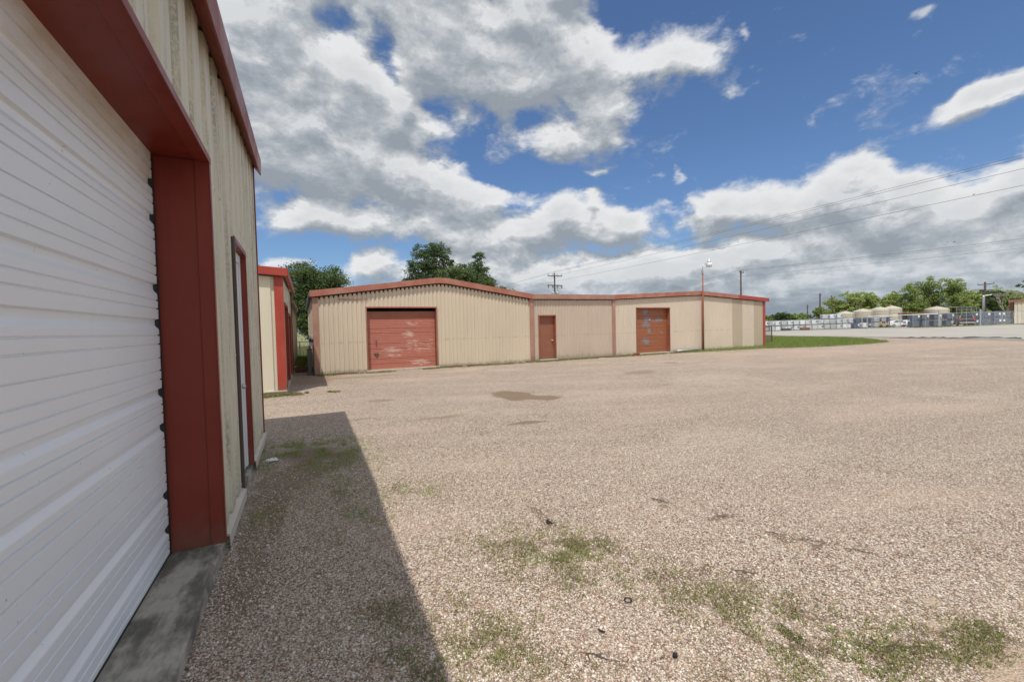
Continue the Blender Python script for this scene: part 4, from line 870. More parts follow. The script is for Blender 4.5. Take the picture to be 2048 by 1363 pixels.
# ------------------------------------------------------------------ trees
def tree(name, loc, lobes, trunk_h, trunk_r, leafmat, n_leaf, leaf, label, group, seed=1, bark='bark', limbs=True, dens=1.0):
    """lobes: (x,y,z,rx,ry,rz) foliage masses relative to loc; each holds many small clumps of leaf quads"""
    g = np.random.default_rng(seed); rr = random.Random(seed)
    root = tag(empty(name, loc), label, 'tree', group)
    tb = MB(); tb.tube([(0, 0, -.3), (rr.uniform(-.1, .1), 0, trunk_h * .5), (0, 0, trunk_h)], [trunk_r * 1.3, trunk_r, trunk_r * .75], 9)
    for (x, y, z, rx, ry, rz) in lobes:
        for q in range(2):
            ex = x + rr.uniform(-.5, .5) * rx; ey = y + rr.uniform(-.5, .5) * ry; ez = z + rr.uniform(-.2, .55) * rz
            m1 = Vector((ex * .45 + rr.uniform(-.3, .3), ey * .45, trunk_h + (ez - trunk_h) * .55))
            tb.tube([(0, 0, trunk_h * rr.uniform(.6, 1)), m1, (ex, ey, ez)], [trunk_r * .55, trunk_r * .3, trunk_r * .08], 5)
    tb.build('trunk', M[bark], root, smooth=True)
    V = []; tot = sum(l[3] * l[4] * l[5] for l in lobes)
    for (x, y, z, rx, ry, rz) in lobes:
        n = max(40, int(n_leaf * (rx * ry * rz / tot)))
        ncl = max(8, int(n / 48))
        d = g.normal(size=(ncl, 3)); d /= np.linalg.norm(d, axis=1)[:, None]
        c = d * (g.random(ncl) ** 0.45)[:, None] * np.array([rx, ry, rz]) + np.array([x, y, z])
        cr = g.uniform(0.22, 0.50, ncl) * min(rx, rz)
        idx = g.integers(0, ncl, n); e = g.normal(size=(n, 3)); e /= np.linalg.norm(e, axis=1)[:, None]
        p = c[idx] + e * (g.random(n) ** 0.5 * cr[idx])[:, None] * np.array([1.25, 1.25, 0.75])
        V.append(p)
    P_ = np.concatenate(V); n = len(P_)
    a = g.normal(size=(n, 3)); a /= np.linalg.norm(a, axis=1)[:, None]
    b = np.cross(a, g.normal(size=(n, 3))); b /= np.linalg.norm(b, axis=1)[:, None]
    s = (leaf * g.uniform(0.6, 1.3, n))[:, None]
    q = np.stack([P_ - a * s, P_ + b * s * .55, P_ + a * s, P_ - b * s * .55], 1).reshape(-1, 3)
    fast_mesh('crown', q, np.arange(n * 4).reshape(-1, 4), M[leafmat], root)
    return root
tree('oak_tree', (1.2, 49, 0), [(-1.0, 0, 7.3, 1.6, 1.6, 1.7), (1.6, 0, 6.9, 1.9, 1.7, 1.6), (-1.9, 0, 5.2, 1.5, 1.6, 1.6), (0.2, 0, 4.8, 2.2, 1.8, 1.8), (2.6, .3, 4.6, 2.0, 1.8, 1.8), (-1.2, 0, 2.9, 1.6, 1.7, 1.5), (1.0, 0, 2.4, 2.2, 2, 1.7)], 3.2, .3, 'leaf_oak', 52000, 0.10, 'large dark oak in the gap left of the tan building', 'trees behind the buildings', 11)
tree('oak_tree', (-3.6, 51, 0), [(0, 0, 6.4, 2.2, 2, 2), (0, 0, 4, 2.4, 2, 1.8), (1.5, 0, 2.5, 1.8, 2, 1.6)], 3.2, .3, 'leaf_oak', 10000, 0.14, 'dark oak mostly hidden behind the smaller cream warehouse', 'trees behind the buildings', 12)
tree('oak_tree', (15.6, 53.8, 0), [(-1.6, 0, 11.3, 1.3, 1.3, 1.15), (0.6, 0, 11.6, 1.7, 1.5, 1.3), (1.8, 0, 10.3, 1.2, 1.2, .9), (-2.5, 0, 9.6, 1.5, 1.4, 1.1), (-0.6, 0, 10.0, 1.4, 1.4, .9), (0.4, 0, 9.0, 1.7, 1.6, 1.0), (-2.8, 0, 7.8, 1.5, 1.4, 1.3), (-1.0, 0, 8.0, 1.4, 1.4, 1.0), (1.7, 0, 8.0, 2.0, 1.6, 1.2), (-1.6, 0, 6.6, 2.2, 2, 1.3), (2.0, 0, 6, 2.5, 2, 1.5), (0, 0, 4.5, 2.5, 2, 1.5)], 5.5, .32, 'leaf_dark', 44000, 0.10, 'tallest dark tree with ragged top behind the left gable roof', 'trees behind the buildings', 13)
tree('oak_tree', (20.4, 52.5, 0), [(0.9, 0, 10.7, .9, .8, 1.2), (0.7, 0, 9.0, 1.6, 1.4, 1.4), (-1.7, 0, 9.0, 1.5, 1.3, 1.1), (1.6, 0, 7.3, 1.6, 1.4, 1.4), (-.5, 0, 7.3, 1.9, 1.4, 1.4), (0, 0, 5.5, 2.6, 2, 1.5)], 4.5, .28, 'leaf_dark', 26000, 0.10, 'dark tree with a pointed top right of the tallest tree behind the gable', 'trees behind the buildings', 14)
tree('leafy_tree', (16.8, 47.5, 0), [(-1.2, 0, 7.9, 1.7, 1.3, 1.0), (1.0, 0, 7.7, 1.9, 1.4, 1.0), (3.0, 0, 6.9, 1.6, 1.3, 1.1), (0.6, 0, 6, 3.4, 1.6, 1.5)], 3.6, .22, 'leaf_oak', 20000, 0.10, 'bright green low crown in front of the tall dark trees behind the gable', 'trees behind the buildings', 15)
tree('leafy_tree', (22.4, 45.5, 0), [(-1, 0, 5.6, 1.6, 1.3, 1.1), (.4, 0, 4.9, 1.2, 1.3, .9), (-1, 0, 3.9, 1.5, 1.3, 1.0)], 2.6, .18, 'leaf_oak', 5000, 0.10, 'small green crown peeping over the roof right of the tall trees', 'trees behind the buildings', 16)
RT = [ # x, y, top z, spread, material, label
 (131, 80, 5.2, 3.4, 'leaf_dark', 'round dark tree just right of the tan building corner'),
 (136, 77, 4.6, 2.8, 'leaf_mid', 'low bushy tree between the round dark tree and the thick pole'),
 (141, 74.5, 6.2, 3.0, 'leaf_mid', 'mid green tree behind the thick utility pole'),
 (134, 67, 8.4, 3.0, 'leaf_light', 'light green tree behind the leaning pole'),
 (133, 62, 9.6, 3.2, 'leaf_light', 'bright tree above the first beige tank'),
 (137, 59.5, 9.4, 3.0, 'leaf_light', 'bright tree above the second beige tank'),
 (137, 55.5, 8.8, 3.0, 'leaf_light', 'yellow green tree above the fourth beige tank'),
 (137, 51, 10.6, 3.1, 'leaf_mid', 'tall loose tree behind the parked white cars'),
 (140, 48.5, 11.4, 3.3, 'leaf_mid', 'tallest tree of the right-hand row above the dark totes'),
 (142, 45.2, 11.4, 3.2, 'leaf_mid', 'tall open tree behind the dark pickup on its left'),
 (146, 43.2, 8.6, 3.3, 'leaf_light', 'yellow green tree behind the dark pickup'),
 (150, 41.5, 8.6, 3.2, 'leaf_dark', 'dark tree behind the pale steel pole'),
 (156, 38.8, 7.9, 3.2, 'leaf_light', 'low bright tree left of the right-hand shed roof'),
 (161, 36.3, 10.4, 4.6, 'leaf_dark', 'dark tree rising over the shed at the right edge'),
 (128, 82, 4.3, 2.6, 'leaf_mid', 'small tree half hidden by the red corner of the tan building')]
RT += [(150, 66, 8.2, 4.0, 'leaf_light', 'pale tree standing behind the first beige tank'), (152, 60, 8.8, 4.2, 'leaf_mid', 'tree filling the gap behind the second beige tank'),
 (154, 55, 8.6, 4.2, 'leaf_light', 'pale tree behind the tall pair of beige tanks'), (158, 50, 9.6, 4.4, 'leaf_mid', 'tree in the second row behind the parked white cars'),
 (162, 46, 9.4, 4.4, 'leaf_light', 'pale tree in the second row behind the slate totes'), (166, 42.5, 8.0, 4.4, 'leaf_mid', 'tree in the second row behind the pickup'),
 (170, 40, 8.0, 4.4, 'leaf_light', 'pale tree in the second row behind the blue totes'), (150, 73, 6.6, 3.8, 'leaf_mid', 'second-row tree behind the leaning pole'), (152, 80, 5.0, 3.6, 'leaf_dark', 'dark second-row tree behind the thick pole'), (146, 86, 4.6, 3.6, 'leaf_mid', 'second-row tree behind the round dark tree')]
for i, (x, y, zt, sp, mt, lb) in enumerate(RT):
    rr = random.Random(50 + i); lob = []
    for q in range(11):
        t = q / 10; a = rr.uniform(0, 6.28); r = sp * rr.uniform(.2, .8) * (1 - t * .35)
        lob.append((math.cos(a) * r, math.sin(a) * r, 1.6 + (zt - 2.6) * t, sp * rr.uniform(.45, .7), sp * .5, max(.9, zt * .15) * rr.uniform(.8, 1.2)))
    tree('mesquite_tree', (x, y, -.3), lob, zt * .35, .16, mt, 11500, 0.16, lb, 'trees beyond the storage yard', 70 + i)
# bare dead tree
dt = tag(empty('dead_tree', (146, 37.6, 0)), 'bare pale dead tree behind the blue totes at the right', 'dead tree'); mb = MB(); rr = random.Random(5)
def branch(p, d, r, n):
    q = p + d; mb.tube([p, p + d * .5 + Vector((rr.uniform(-.1, .1), rr.uniform(-.1, .1), 0)), q], [r, r * .8, r * .6], 5)
    if n:
        for s_ in range(3 if n > 1 else 2):
            branch(q, (d * .72).lerp(Vector((rr.uniform(-1, 1), rr.uniform(-1, 1), .5)) * d.length, .45), r * .6, n - 1)
branch(Vector((0, 0, -.3)), Vector((0, 0, 2.8)), .2, 5); mb.build('trunk', M['bark_pale'], dt, smooth=True)

# ------------------------------------------------------------------ storage yard: totes in cages
M['tank_white'] = simple('tote_plastic_white', (0.74, 0.77, 0.78), 0.4, var=0.08)
M['tank_grey'] = simple('tote_plastic_grey', (0.46, 0.49, 0.52), 0.4, var=0.1)
M['tank_blue'] = simple('tote_plastic_blue', (0.05, 0.085, 0.16), 0.35, var=0.2)
M['tank_dark'] = simple('tote_plastic_slate', (0.13, 0.155, 0.20), 0.4, var=0.15)
for kk in ('tank_white', 'tank_grey', 'tank_blue', 'tank_dark'):
    mt = M[kk]; k = NT(mt.node_tree); bs = [n for n in mt.node_tree.nodes if n.type == 'BSDF_PRINCIPLED'][0]
    src = bs.inputs['Base Color'].links[0].from_socket
    rn = k.n('ShaderNodeObjectInfo').outputs['Random']
    mt.node_tree.links.new(k.mix(1.0, src, src) if False else k.n('ShaderNodeHueSaturation', {'Value': k.math('MULTIPLY_ADD', rn, .55, .65), 'Saturation': k.math('MULTIPLY_ADD', rn, .6, .7), 'Color': src}).outputs[0], bs.inputs['Base Color'])
M['cage'] = simple('cage_steel', (0.72, 0.74, 0.76), 0.45, 0.1, 0.05)
M['plate'] = simple('plate_white', (0.75, 0.75, 0.72), 0.5, var=0.05)
M['plate_green'] = simple('plate_green', (0.12, 0.20, 0.16), 0.5, var=0.1)
def make_tote(mat, plate, cage='cage', r=.013):
    t = empty('storage_tote')
    mb = MB()
    for y in (-.48, -.05, .38): mb.box((-.6, y, 0), (.6, y + .1, .04))
    for x in (-.6, -.06, .48):
        for y in (-.48, -.05, .38): mb.box((x, y, .04), (x + .12, y + .1, .11))
    mb.box((-.6, -.5, .11), (.6, .5, .14)); mb.build('pallet', M['steel_dark'], t)
    mb = MB(); mb.box((-.57, -.47, .145), (.57, .47, 1.08)); o = mb.build('tank', mat, t, bevel=0.09)
    c = MB(); c.lathe([(.12, 1.07), (.12, 1.12), (.10, 1.13)], (0, 0, 0), 12); c.build('cap', M['black_rubber'], o)
    mb = MB()
    for i in range(7):
        x = -.59 + 1.18 * i / 6
        for y in (-.49, .49): mb.box((x - r, y - r, .14), (x + r, y + r, 1.13))
    for i in range(1, 6):
        y = -.49 + .98 * i / 6
        for x in (-.59, .59): mb.box((x - r, y - r, .14), (x + r, y + r, 1.13))
    for z in (.2, .43, .66, .89, 1.12):
        for y in (-.5, .5): mb.box((-.6, y - r, z - r), (.6, y + r, z + r))
        for x in (-.6, .6): mb.box((x - r, -.5, z - r), (x + r, .5, z + r))
    mb.box((-.6, -.02, 1.11), (.6, .02, 1.13)); mb.build('cage', M[cage], t)
    mb = MB(); mb.box((.2, -.525, .55), (.5, -.515, .9)); mb.build('plate', plate, t)
    return t
M['cage_dark'] = simple('cage_steel_dull', (0.30, 0.33, 0.38), 0.45, 0.2, 0.05)
protos = {'w': make_tote(M['tank_white'], M['plate_green']), 'g': make_tote(M['tank_grey'], M['plate']), 'b': make_tote(M['tank_blue'], M['plate'], 'cage_dark', .009), 'd': make_tote(M['tank_dark'], M['plate'], 'cage_dark', .009)}
used_p = set(); trr = random.Random(4)
ORD = ['first', 'second', 'third', 'fourth', 'fifth', 'sixth', 'seventh', 'eighth', 'ninth', 'tenth', 'eleventh', 'twelfth', 'thirteenth', 'fourteenth', 'fifteenth']
cname = {'w': 'whitish', 'g': 'grey', 'b': 'dark blue', 'd': 'slate grey'}
def tote(kd, x, y, lvl, rz, label, group, dz=0):
    o = protos[kd] if kd not in used_p else copy_tree(protos[kd]); used_p.add(kd)
    x += trr.uniform(-.06, .06); y += trr.uniform(-.06, .06); rz += trr.uniform(-.05, .05) + (math.pi if trr.random() < .3 else 0)
    o.location = (x, y, H(x, y) + lvl * 1.155 + dz); o.rotation_euler = (0, 0, rz)
    tag(o, label, 'tote', group)
LV = ['bottom', 'top']
# pale row: from the tan building's corner towards the tanks
A0 = Vector((95.6, 62.0)); A1 = Vector((113.2, 53.3)); dA = (A1 - A0); rz = math.atan2(dA.y, dA.x)
n = 15
for i in range(n):
    p = A0 + dA * (i / (n - 1))
    kd = 'g' if i in (1, 3, 10, 11) else 'w'
    for l in (0, 1):
        tote(kd if l == 0 or i != 9 else 'g', p.x, p.y, l, rz, '%s caged tote, %s of the %s stack from the left in the long pale row' % (cname[kd if l == 0 or i != 9 else 'g'], LV[l], ORD[i]), 'pale totes in the long row', -0.05)
for i, t in enumerate((10.5, 11.7, 12.9)):
    p = A0 + dA * (t / (n - 1)) + Vector((0.8, 1.4))
    for l in (0, 1, 2): tote('w', p.x, p.y, l, rz, 'whitish tote, %s of the %s three-high stack behind the long pale row' % (['bottom', 'middle', 'top'][l], ORD[i]), 'three-high totes behind the pale row')
MID = [('b', 108.5, 50.1, 1, 'single dark blue tote on the ground just right of the long pale row'), ('w', 110.2, 49.4, 1, 'single whitish tote between the dark blue totes near the tanks'),
       ('b', 113.6, 52.0, 2, 'dark blue totes under the second beige tank'), ('b', 114.4, 50.6, 2, 'dark blue totes just left of the grey-blue pair'),
       ('g', 115.0, 49.3, 2, 'grey-blue totes below the third beige tank'), ('g', 116.1, 48.4, 2, 'grey-blue totes below the fourth beige tank'), ('b', 117.0, 47.9, 2, 'dark blue totes beside the forklift')]
for kd, x, y, nl, lb in MID:
    for l in range(nl): tote(kd, x, y, l, rz, lb if nl == 1 else '%s one of the two %s' % (['lower', 'upper'][l], lb), 'mixed totes in front of the beige tanks')
for i, (x, y) in enumerate([(94.4, 34.95), (95.75, 34.2), (97.5, 33.3), (99.4, 32.3)]):
    for l in (0, 1): tote('d', x, y, l, -.45, 'slate grey tote, %s of the %s stack right of the white cars' % (LV[l], ORD[i]), 'slate totes between white cars and pickup')
for i, (x, y) in enumerate([(105.3, 29.6), (108.2, 29.15), (110.4, 29.2), (112.4, 29.2), (114.6, 29.2), (103.6, 30.6)]):
    for l in (0, 1): tote('b', x, y, l, -.5 if i else -.7, 'blue caged tote, %s of the %s' % (LV[l], ['stack right beside the pale steel pole', 'second stack right of the pale steel pole', 'middle stack of the blue totes at the right', 'fourth stack right of the pale steel pole', 'stack against the right-hand shed', 'stack hidden behind the nose of the dark pickup'][i]), 'blue totes left of the right-hand shed')

# beige tanks
M['tank_beige'] = simple('beige_poly', (0.50, 0.45, 0.36), 0.5, var=0.06)
def tank(x, y, r, h, label):
    t = tag(empty('storage_tank', (x, y, H(x, y))), label, 'tank', 'beige poly storage tanks')
    mb = MB(); pr = [(r, -.1)]
    for i in range(8): z = h * .85 * i / 8; pr += [(r, z + .02), (r + .03, z + .06), (r + .03, z + h * .07), (r, z + h * .09)]
    pr += [(r, h * .86), (r * .97, h * .89), (r * .3, h * .985)]; mb.lathe(pr, n=28); mb.build('shell', M['tank_beige'], t, smooth=False)
    mb = MB(); mb.lathe([(r * .16, h * .97), (r * .16, h * 1.01), (r * .1, h * 1.02)], n=16); mb.build('lid', M['tank_beige'], t)
    mb = MB()
    for s_ in (-.16, .16): mb.tube([(s_ - .3, -r - .1, 0), (s_ - .3, -r - .1, h * .9)], .02, 4)
    for q in range(8): mb.tube([(-.46, -r - .1, .3 + q * h * .1), (-.14, -r - .1, .3 + q * h * .1)], .015, 4)
    mb.build('ladder', M['galv'], t)
for x, y, r, h, lb in ((116.9, 56.0, 1.75, 4.1, 'leftmost big beige tank behind the pale totes'), (120.1, 55.6, .7, 3.9, 'small narrow beige tank between the two left ones'), (119.4, 53.6, 1.9, 4.5, 'second big beige tank with a domed lid'), (122.3, 53.3, .7, 4.3, 'small narrow beige tank left of the tall pair'),
                       (121.7, 51.2, 1.9, 4.75, 'third big beige tank, left one of the tall touching pair'), (123.2, 49.6, 1.8, 4.9, 'rightmost tall beige tank beside the forklift'), (131.5, 44.6, 2.1, 4.35, 'beige tank showing above the slate totes, partly behind trees')):
    tank(x, y, r, h, lb)

# yard fence with posts, rails and mesh
FP = [(74.5, 61.0), (77.5, 52.5), (79.9, 43.5), (80.2, 35.4), (81.9, 31.9), (83.9, 28.2), (88.6, 25.3), (99, 21.5)]
yf = tag(empty('yard_fence', (80, 35, 0)), 'tall chain link fence with steel posts along the storage yard', 'fence')
def YF(mb, name, mat): o = mb.build(name, mat, None); o.parent = yf; o.matrix_parent_inverse = Matrix.Translation((-80, -35, 0)); return o
for i, (x, y) in enumerate(FP):
    hh = 2.15 if i < 5 else 2.45; mb = MB(); mb.tube([(x, y, H(x, y) - .1), (x, y, H(x, y) + hh)], .055 if i not in (5, 6) else .10, 8); YF(mb, 'fence_post', M['galv'])
mb = MB(); cm = MB(); ip = MB()
for (a, b) in zip(FP, FP[1:]):
    za, zb_ = H(*a), H(*b); mb.tube([(*a, za + 2.0), (*b, zb_ + 2.0)], .03, 6)
    chain(cm, (*a, (za + zb_) / 2), (*b, (za + zb_) / 2), 0.03, 1.98, 0.22, 0.004)
    for q in (1 / 3, 2 / 3):
        x = a[0] + (b[0] - a[0]) * q; y = a[1] + (b[1] - a[1]) * q; ip.tube([(x, y, H(x, y)), (x, y, H(x, y) + 2.0)], .025, 6)
YF(mb, 'top_rail', M['galv']); YF(cm, 'mesh_panel', M['galv']); YF(ip, 'line_posts', M['galv'])

# vehicles
M['paint_dark'] = simple('car_paint_dark', (0.035, 0.032, 0.035), 0.25, var=0.05); M['paint_white'] = simple('car_paint_white', (0.72, 0.73, 0.74), 0.3, var=0.03)
M['glass'] = simple('car_glass', (0.012, 0.014, 0.016), 0.08, var=0.0); M['lens_red'] = simple('tail_lens', (0.45, 0.04, 0.035), 0.25, var=0.05); M['chrome'] = simple('chrome', (0.62, 0.62, 0.62), 0.2, 0.8, 0.02)
def vehicle(name, loc, rz, L_, Wd, prof, wins, mat, label, wheel=.36, wx=(-1.4, 1.45), rear_win=None, rear=True, group=None, roofrail=False):
    """prof: side outline (x forward, z) ; rear is at -L/2"""
    v = tag(empty(name, loc, rz), label, 'car' if name != 'pickup_truck' else 'pickup', group)
    mb = MB(); n = len(prof); zs = [p[1] for p in prof]; belt = 1.0
    def yy(z): return Wd / 2 * (1 - max(0, z - belt) * .22)
    vs = [(x, yy(z), z) for x, z in prof] + [(x, -yy(z), z) for x, z in prof]
    mb.add(vs, [(i, (i + 1) % n, (i + 1) % n + n, i + n) for i in range(n)] + [tuple(range(n)), tuple(range(2 * n - 1, n - 1, -1))]); mb.build('body', mat, v, bevel=.05)
    for w_ in wins:
        for s_ in (1, -1):
            m2 = MB(); m2.add([(x, s_ * (yy(z) + .006), z) for x, z in w_] + [(x, s_ * (yy(z) - .02), z) for x, z in w_], [tuple(range(len(w_))), tuple(range(2 * len(w_) - 1, len(w_) - 1, -1))] + [(i, (i + 1) % len(w_), (i + 1) % len(w_) + len(w_), i + len(w_)) for i in range(len(w_))]); m2.build('side_window', M['glass'], v)
    if rear_win:
        (xa, za), (xb, zb_) = rear_win; m2 = MB(); a_ = yy(za) * .86; b_ = yy(zb_) * .80
        m2.add([(xa - .012, -a_, za), (xa - .012, a_, za), (xb - .012, b_, zb_), (xb - .012, -b_, zb_), (xa + .03, -a_, za), (xa + .03, a_, za), (xb + .03, b_, zb_), (xb + .03, -b_, zb_)], [(0, 1, 2, 3), (4, 7, 6, 5), (0, 4, 5, 1), (1, 5, 6, 2), (2, 6, 7, 3), (3, 7, 4, 0)]); m2.build('rear_window', M['glass'], v)
    for x in wx:
        for s_ in (1, -1):
            wh = empty('wheel', (x, s_ * (Wd / 2 - .1), wheel)); wh.parent = v
            m2 = MB(); m2.lathe([(wheel * .62, -.11), (wheel * .95, -.11), (wheel, -.07), (wheel, .07), (wheel * .95, .11), (wheel * .62, .11)], n=20); t = m2.build('tyre', M['black_rubber'], wh, smooth=False); t.rotation_euler = (math.pi / 2, 0, 0)
            m2 = MB(); m2.lathe([(wheel * .2, -.12), (wheel * .62, -.115), (wheel * .62, .115), (wheel * .2, .12)], n=16); t = m2.build('rim', M['galv'], wh); t.rotation_euler = (math.pi / 2, 0, 0)
    xr = -L_ / 2
    for s_ in (1, -1):
        m2 = MB(); m2.box((xr - .03, s_ * (Wd / 2 - .14) - .12, .82), (xr + .06, s_ * (Wd / 2 - .14) + .12, 1.22)); m2.build('tail_light', M['lens_red'], v, bevel=.02)
        m2 = MB(); m2.box((-xr - .10, s_ * (Wd / 2 - .3) - .16, .66), (-xr + .02, s_ * (Wd / 2 - .3) + .16, .82)); m2.build('headlight', M['plate'], v, bevel=.02)
    m2 = MB(); m2.box((xr - .13, -Wd / 2 + .04, .42), (xr + .02, Wd / 2 - .04, .62)); m2.build('rear_bumper', M['chrome'] if mat is M['paint_dark'] else mat, v, bevel=.04)
    return v
suv = [(-2.45, .45), (-2.47, 1.1), (-2.38, 1.2), (-2.05, 1.78), (-1.7, 1.88), (0.5, 1.88), (0.9, 1.80), (1.35, 1.22), (2.3, 1.05), (2.5, .85), (2.5, .42), (2.1, .36), (-2.1, .36)]
v = vehicle('pickup_truck', (101.6, 31.3, H(101, 31) + .02), math.atan2(.31, .95) + .27, 4.95, 2.0, suv, [[(-1.95, 1.25), (-1.72, 1.72), (-.9, 1.76), (-.9, 1.25)], [(-.8, 1.25), (-.8, 1.76), (.1, 1.76), (.1, 1.25)], [(.2, 1.25), (.2, 1.76), (.7, 1.72), (1.15, 1.25)]], M['paint_dark'], 'dark pickup with red tail lights and chrome bumper parked rear-on behind the yard fence', .40, (-1.5, 1.6), ((-2.36, 1.22), (-2.08, 1.72)))
sed = [(-2.2, .40), (-2.25, .95), (-1.7, 1.02), (-1.15, 1.40), (-.2, 1.46), (.35, 1.36), (.95, .98), (1.9, .86), (2.25, .68), (2.25, .36), (1.9, .3), (-1.9, .3)]
sw = [[(-1.5, 1.02), (-1.1, 1.34), (-.5, 1.38), (-.5, 1.02)], [(-.42, 1.02), (-.42, 1.38), (.25, 1.3), (.7, 1.0)]]
vehicle('parked_car', (115.8, 45.4, H(115, 45)), -.65, 4.5, 1.75, sed, sw, M['paint_white'], 'white sedan behind the fence just right of the forklift', .32, group='white cars in the yard')
vehicle('parked_car', (117.6, 44.0, H(117, 44)), -.35, 4.5, 1.75, sed, sw, M['paint_white'], 'white sedan behind the fence beside the slate totes', .32, group='white cars in the yard')
# forklift
M['yellow'] = simple('machine_yellow', (0.42, 0.33, 0.13), 0.5, var=0.1); M['navy'] = simple('navy_paint', (0.03, 0.04, 0.09), 0.5)
fk = tag(empty('forklift', (113.4, 46.9, H(113, 47)), -1.1), 'small forklift with yellow body and dark overhead guard left of the white cars', 'forklift')
mb = MB(); mb.box((-.8, -.5, .25), (.7, .5, .85)); mb.box((-.95, -.5, .3), (-.45, .5, 1.2)); mb.build('body', M['yellow'], fk, bevel=.06)
mb = MB(); mb.box((-.4, -.25, .85), (.05, .25, .98)); mb.box((-.45, -.25, .98), (-.35, .25, 1.35)); mb.build('seat', M['black_rubber'], fk)
mb = MB()
for x, y in ((-.7, -.45), (-.7, .45), (.5, -.45), (.5, .45)): mb.tube([(x, y, .8), (x * .75, y, 2.05)], .04, 6)
mb.box((-.6, -.5, 2.03), (.5, .5, 2.1)); mb.build('overhead_guard', M['navy'], fk)
mb = MB()
for y in (-.35, .35): mb.box((.72, y - .05, .1), (.84, y + .05, 2.2))
for z in (.4, 1.2, 2.1): mb.box((.74, -.35, z), (.82, .35, z + .08))
mb.build('mast', M['navy'], fk)
for y in (-.25, .25): mb = MB(); mb.box((.85, y - .06, .1), (1.9, y + .06, .15)); mb.build('fork', M['steel_dark'], fk)
for x, y in ((-.6, -.45), (-.6, .45), (.45, -.45), (.45, .45)):
    mb = MB(); mb.lathe([(.1, -.08), (.27, -.09), (.28, 0), (.27, .09), (.1, .08)], n=16); o = mb.build('wheel', M['black_rubber'], fk); o.rotation_euler = (math.pi / 2, 0, 0); o.location = (x, y, .28)
# steel rack standing above the pickup
rk = tag(empty('steel_rack', (117.7, 35.5, .2), -.45), 'white steel rack frame standing behind and above the dark pickup', 'rack')
mb = MB()
for x in (-2.0, -1.0, 0, 1.0, 2.0):
    mb.box((x - .03, -.03, 0), (x + .03, .03, 3.5))
for z in (2.95, 3.42): mb.box((-2.0, -.035, z), (2.0, .035, z + .06))
mb.build('frame', M['galv'], rk)
mb = MB(); mb.box((-3.6, -.3, 3.45), (-2.1, .3, 3.52)); mb.build('shelf', M['tank_beige'], rk)
for i, x in enumerate((-1.5, -.5, .5, 1.5)): mb = MB(); mb.box((x - .34, -.02, 3.0), (x + .34, .02, 3.38)); mb.build('panel', M['steel_dark'], rk)
sp_ = tag(empty('steel_pole', (109.5, 30.9, .2)), 'pale thick steel pole with a bent top between the pickup and blue totes', 'steel pole')
mb = MB(); mb.tube([(0, 0, -.2), (0, 0, 5.0), (.05, 0, 5.25)], .17, 10); mb.build('pole', M['galv'], sp_, smooth=True)
mb = MB(); mb.tube([(0, 0, 5.2), (.5, -.9, 5.35)], .05, 6); mb.build('arm', M['galv'], sp_)
mb = MB(); mb.box((94.0, 56.8, H(94, 57) - .02), (97.0, 57.3, H(94, 57) + .42)); mb.box((93.9, 56.75, H(94, 57) + .42), (97.1, 57.35, H(94, 57) + .48)); thing(mb, 'trough', M['steel_dark'], 'low black trough in front of the left end of the pale totes', 'trough')
mb = MB(); mb.tube([(97.9, 55.4, H(98, 55) + .28), (99.6, 54.6, H(99, 55) + .28)], .3, 12); thing(mb, 'drum', M['rust'], 'rusty drum lying in front of the pale totes', 'drum')
# shed at the right edge
sd = tag(empty('shed', (113.9, 28.4, .25)), 'beige ribbed metal shed with a brown red side cut by the right edge', 'shed')
dS = Vector((.29, -.957)).normalized(); nS = (dS.y, -dS.x)
w = panel_wall('front_wall', M['cream_lit'], (0, 0), dS, nS, 0.1, 14, 0.0, [(0, 3.95), (14, 4.6)], pitch=0.5, depth=0.05, outer=0.25, slope=.05, parent=sd)
nb = (-nS[0], -nS[1])
w = panel_wall('left_side_wall', M['rust_frame'], (0, 0), nb, (-dS.x, -dS.y), 0.0, 10, 0.0, [(0, 3.95), (10, 3.95)], pitch=0.5, parent=sd)
mb = MB(); strip(mb, (0, 0), dS, nS, [(-.6, 4.22), (14, 4.9)], [(-.6, 3.93), (14, 4.6)], .02, .2); mb.build('fascia', M['red_faded'], sd)
mb = MB(); a = Vector((0, 0)); b = dS * 14; c = b + Vector(nb) * 10; d = Vector(nb) * 10
mb.add([(a.x, a.y, 4.2), (b.x, b.y, 4.88), (c.x, c.y, 4.88), (d.x, d.y, 4.2), (a.x, a.y, 4.05), (b.x, b.y, 4.7), (c.x, c.y, 4.7), (d.x, d.y, 4.05)], [(0, 1, 2, 3), (4, 7, 6, 5), (0, 4, 5, 1), (1, 5, 6, 2), (2, 6, 7, 3), (3, 7, 4, 0)]); mb.build('roof', M['roof'], sd)
# low roof beyond the slate totes
ls = tag(empty('shed', (125.7, 47.8, 0), -.45), 'low open shed with a reddish roof behind the slate totes', 'shed')
mb = MB(); mb.box((-3.2, -1.5, 2.75), (3.2, 1.5, 2.95)); mb.build('roof', M['rust_frame'], ls)
for x in (-3, 0, 3): mb = MB(); mb.box((x - .06, -1.45, 0), (x + .06, -1.33, 2.75)); mb.build('post', M['galv'], ls)
mb = MB(); mb.box((-3.1, 1.3, 0), (3.1, 1.4, 2.75)); mb.build('back_wall', M['steel_dark'], ls)
